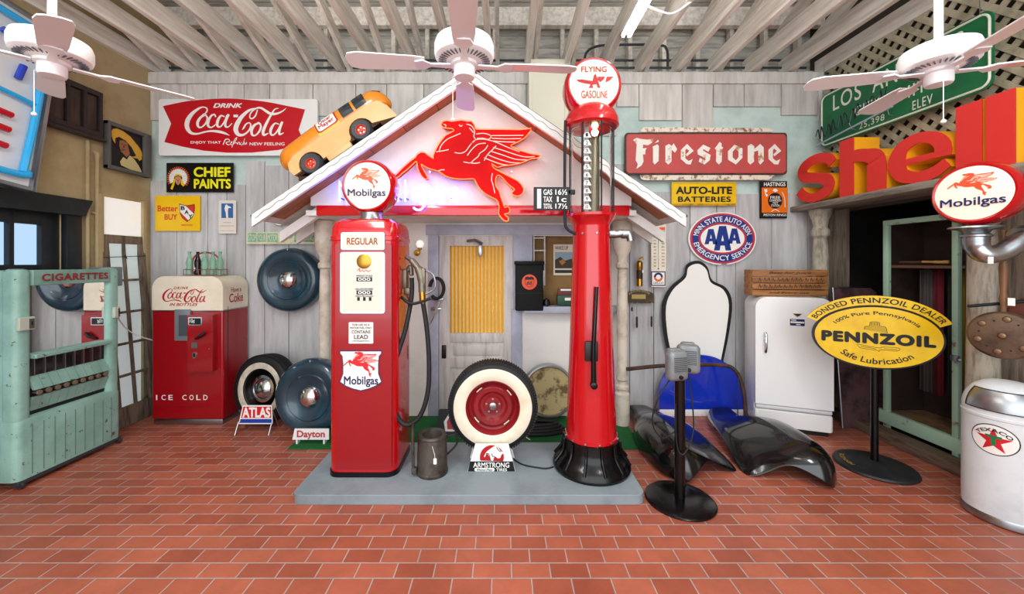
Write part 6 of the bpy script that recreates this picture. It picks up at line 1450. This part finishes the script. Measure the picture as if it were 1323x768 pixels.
# ================================================================== COUNTER THINGS
mbx = thing('wall_box', 'black metal wall box with a round orange shield emblem beside the yellow curtained door', 'wall box', (WX(684, 4.15), 4.15, WZ(402, 4.15)))
w66 = lambda px: (px - 684)*4.12/500; z66 = lambda py: WZ(py, 4.12) - WZ(402, 4.15)
bevel(MB().box((0, .06, .265), (.30, .11, .53), .0).build('box_body', mat('black_box_paint', '#0b0b0c', .55, spec=.25), mbx), .012)
MB().box((0, .045, .515), (.32, .15, .04), .008).build('lid', mat('black_box_paint', '#0b0b0c'), mbx); MB().box((0, -.004, .19), (.29, .006, .006)).build('seam', M_mblack, mbx, 0)
MB().box((.155, .05, .33), (.012, .05, .22), .004).build('side_strip', M_steel, mbx)
em = MB().lathe([(.082, 0), (.082, .004), (0, .004)], 36, T(0, -.002, .31) @ FACE).build('orange_disc', mat('disc_orange', '#ee4f1c', .4), mbx)
MB().prism([(-.045, .36), (-.02, .37), (0, .362), (.02, .37), (.045, .36), (.05, .335), (-.05, .335)], -.0075, -.006).build('shield_emblem', M_ink, em, 0)
MB().ribbon([(-.05, .335, .004), (-.045, .30, .004), (-.03, .27, .004), (0, .255, .004), (.03, .27, .004), (.045, .30, .004), (.05, .335, .004)], -.007).build('shield_outline', M_ink, em, 0)
text_mb('66', -.03, .278, .03, .325, -.0075, .02, .3).build('lettering', M_ink, em, 0, False)
wu = Sign('wall_poster', 'small illustrated poster with dark heading on the brown counter back', 'poster', 715, 316, 755, 356, 4.41, mat('poster_cream', '#ddd3bd', .7), depth=.004)
wu.text('WAKE UP', 717, 318, 734, 323, M_navy, bold=.01)
wu.rect(717, 326, 753, 347, mat('poster_sky', '#8fa6b4', .7), 'picture'); wu.poly([[(717,347),(717,336),(724,332),(730,337),(740,334),(753,338),(753,347)]], mat('poster_dark', '#3b362d', .7), 'dark_hills', -.003); wu.poly([[(722,338),(727,335),(731,339),(726,343)],[(738,335),(742,331),(746,336)]], mat('poster_ochre', '#a5713a', .7), 'ochre_marks', -.004)
wu.rect(717, 349, 752, 353, M_ink, 'caption_strip')
tk = thing('green_tin_box', 'green metal cash box with papers on the counter shelf', 'box', (WX(736, 4.26), 4.27, WZ(394.5, 4.26)))
MB().box((0, 0, .055), (.28, .10, .11), .006).build('box_body', mat('dark_green_tin', '#1d4a34', .4), tk); MB().box((.02, -.052, .07), (.16, .004, .03)).build('paper_label', M_whiteink, tk, 0)
rb = thing('red_file_box', 'dark red file rack behind the green tin box', 'box', (WX(736, 4.33), 4.35, WZ(394.5, 4.28)))
mb = MB().box((0, 0, .09), (.26, .03, .18), .004); rb1 = mb.build('rack_body', mat('dark_red_rack', '#6d1f22', .5), rb); MB().box((0, -.016, .165), (.2, .004, .02)).build('paper_edge', M_whiteink, rb, 0)
bt = thing('desk_bell', 'small dark round bell on the counter beside the black wall box', 'bell', (WX(706, 4.24), 4.24, WZ(394.5, 4.26)))
MB().lathe([(0, 0), (.04, 0), (.042, .015), (.04, .03), (.03, .065), (0, .08)], 20).build('bell_dome', mat('dark_bell', '#2e2d2e', .3, .7), bt, 40); MB().lathe([(0, .08), (.008, .085), (0, .1)], 10).build('bell_button', M_chrome, bt)

# pale cabinet under the joists behind the roof
cab = thing('pale_wall_cabinet', 'pale cream upright wall cabinet standing behind the station roof', 'cabinet', (WX(708.5, 4.35), 4.35, 2.75))
cw = 26.5*4.35/500
MB().box((0, .06, .59), (cw*2 - .02, .12, 1.18), .004).build('cabinet_body', mat('pale_cream_cabinet', '#e6e2cd', .5), cab); MB().box((0, .05, 1.20), (cw*2 + .03, .16, .06), .006).build('cornice', mat('pale_cream_cabinet', '#e6e2cd'), cab)
mb = MB()
for x in (-cw + .03, cw - .03): mb.box((x, -.006, .59), (.04, .012, 1.16), .002)
mb.box((0, -.006, 1.14), (cw*2 - .1, .012, .05), .002); mb.build('door_frame', mat('pale_cream_cabinet', '#e6e2cd'), cab)

# ================================================================== CEILING FANS
M_fan = mat('fan_white', '#f1f0f0', .35)
def make_fan():
    t = thing('ceiling_fan', 'white four-blade ceiling fan', 'ceiling fan', (0, 0, 0))
    MB().cyl((0, 0, .05), (0, 0, 1.17), .018, n=16).build('down_rod', M_fan, t)
    MB().lathe([(0, 1.18), (.07, 1.18), (.065, 1.12), (.03, 1.09), (0, 1.09)], 28).build('canopy', M_fan, t, 40)
    MB().lathe([(0, .065), (.05, .065), (.11, .058), (.145, .04), (.153, .015), (.153, -.025), (.148, -.045), (.138, -.052), (.075, -.07), (0, -.07)], 56).build('motor_housing', M_fan, t, 40)
    mb = MB()
    for i in range(36): mb.box((.112, 0, -.0625), (.04, .005, .006), 0, RZ(10*i) @ T(0, 0, 0))
    mb.build('vent_slots', mat('vent_dark', '#5f5f66', .6), t, 0)
    MB().lathe([(0, -.07), (.07, -.07), (.07, -.085), (.055, -.09), (.055, -.135), (.05, -.145), (0, -.148)], 36).build('switch_housing', M_fan, t, 40)
    for i in range(4):
        mx = RZ(90*i)
        ir_ = MB(); ir_.prism([(.07, -.02), (.17, -.014), (.21, -.045), (.25, -.03), (.25, .03), (.21, .045), (.17, .014), (.07, .02)], -.004, .004, mx @ T(0, 0, -.083) @ RX(-90)); ir_ = ir_.build('blade_iron', M_fan, t, 0)
        pr = [(.20, -.045), (.26, -.052), (.53, -.062), (.575, -.05), (.59, -.02), (.59, .02), (.575, .05), (.53, .062), (.26, .052), (.20, .045)]
        MB().prism(pr, -.003, .003, mx @ T(0, 0, -.076) @ RX(-90 + 10)).build('fan_blade', M_fan, t, 0)
    mb = MB().tube([(-.05, .02, -.12), (-.06, .02, -.13), (-.06, .02, -.34)], .002, 5); mb.lathe([(0, -.015), (.01, -.008), (.012, 0), (0, .012)], 10, T(-.06, .02, -.35)); mb.build('pull_chain', M_fan, t)
    return t
def dup(root, loc, rz, label):
    r = root.copy(); COL.objects.link(r); r.location = loc; r.rotation_euler = (0, 0, R(rz)); r['label'] = label; r['group'] = 'ceiling fans'
    for c in list(root.children):
        d = c.copy(); COL.objects.link(d); d.parent = r
        for g in list(c.children):
            e = g.copy(); COL.objects.link(e); e.parent = d
    return r
fan = make_fan()
dup(fan, (-2.33, 2.0, 2.81), 50, 'white four-blade ceiling fan in front of the tan wall and neon panel')
dup(fan, (2.25, 2.0, 2.765), 75, 'white four-blade ceiling fan in front of the green highway sign')
fan.location = (-.20, 2.0, 2.80); fan.rotation_euler = (0, 0, R(5)); fan['label'] = 'white four-blade ceiling fan in front of the station gable peak'; fan['group'] = 'ceiling fans'

# fluorescent fitting under the joists
fl = thing('fluorescent_light', 'bare fluorescent tube fitting fixed under the joists', 'light', (1.17, 3.05, 3.90))
MB().box((0, 0, .0), (.09, 1.3, .05), .006).build('fitting', M_white, fl)
for x in (-.03, .03): MB().tube([(x, -.62, -.04), (x, .62, -.04)], .016, 12).build('tube', mat('lit_fluorescent', '#ffffff', .4, emit=12), fl)
mb = MB()
for x in (-.03, .03):
    for y in (-.63, .63): mb.box((x, y, -.035), (.03, .02, .05), .004)
mb.build('lamp_holders', M_white, fl)
tag(MB().tube(catmull([(1.22, 3.3, 3.9), (1.45, 3.35, 3.86), (1.6, 3.3, 3.93)], 6), .009, 8).build('light_cable', mat('white_cord', '#e9e9e6')), 'white cable from the fluorescent fitting to a joist', 'cable')
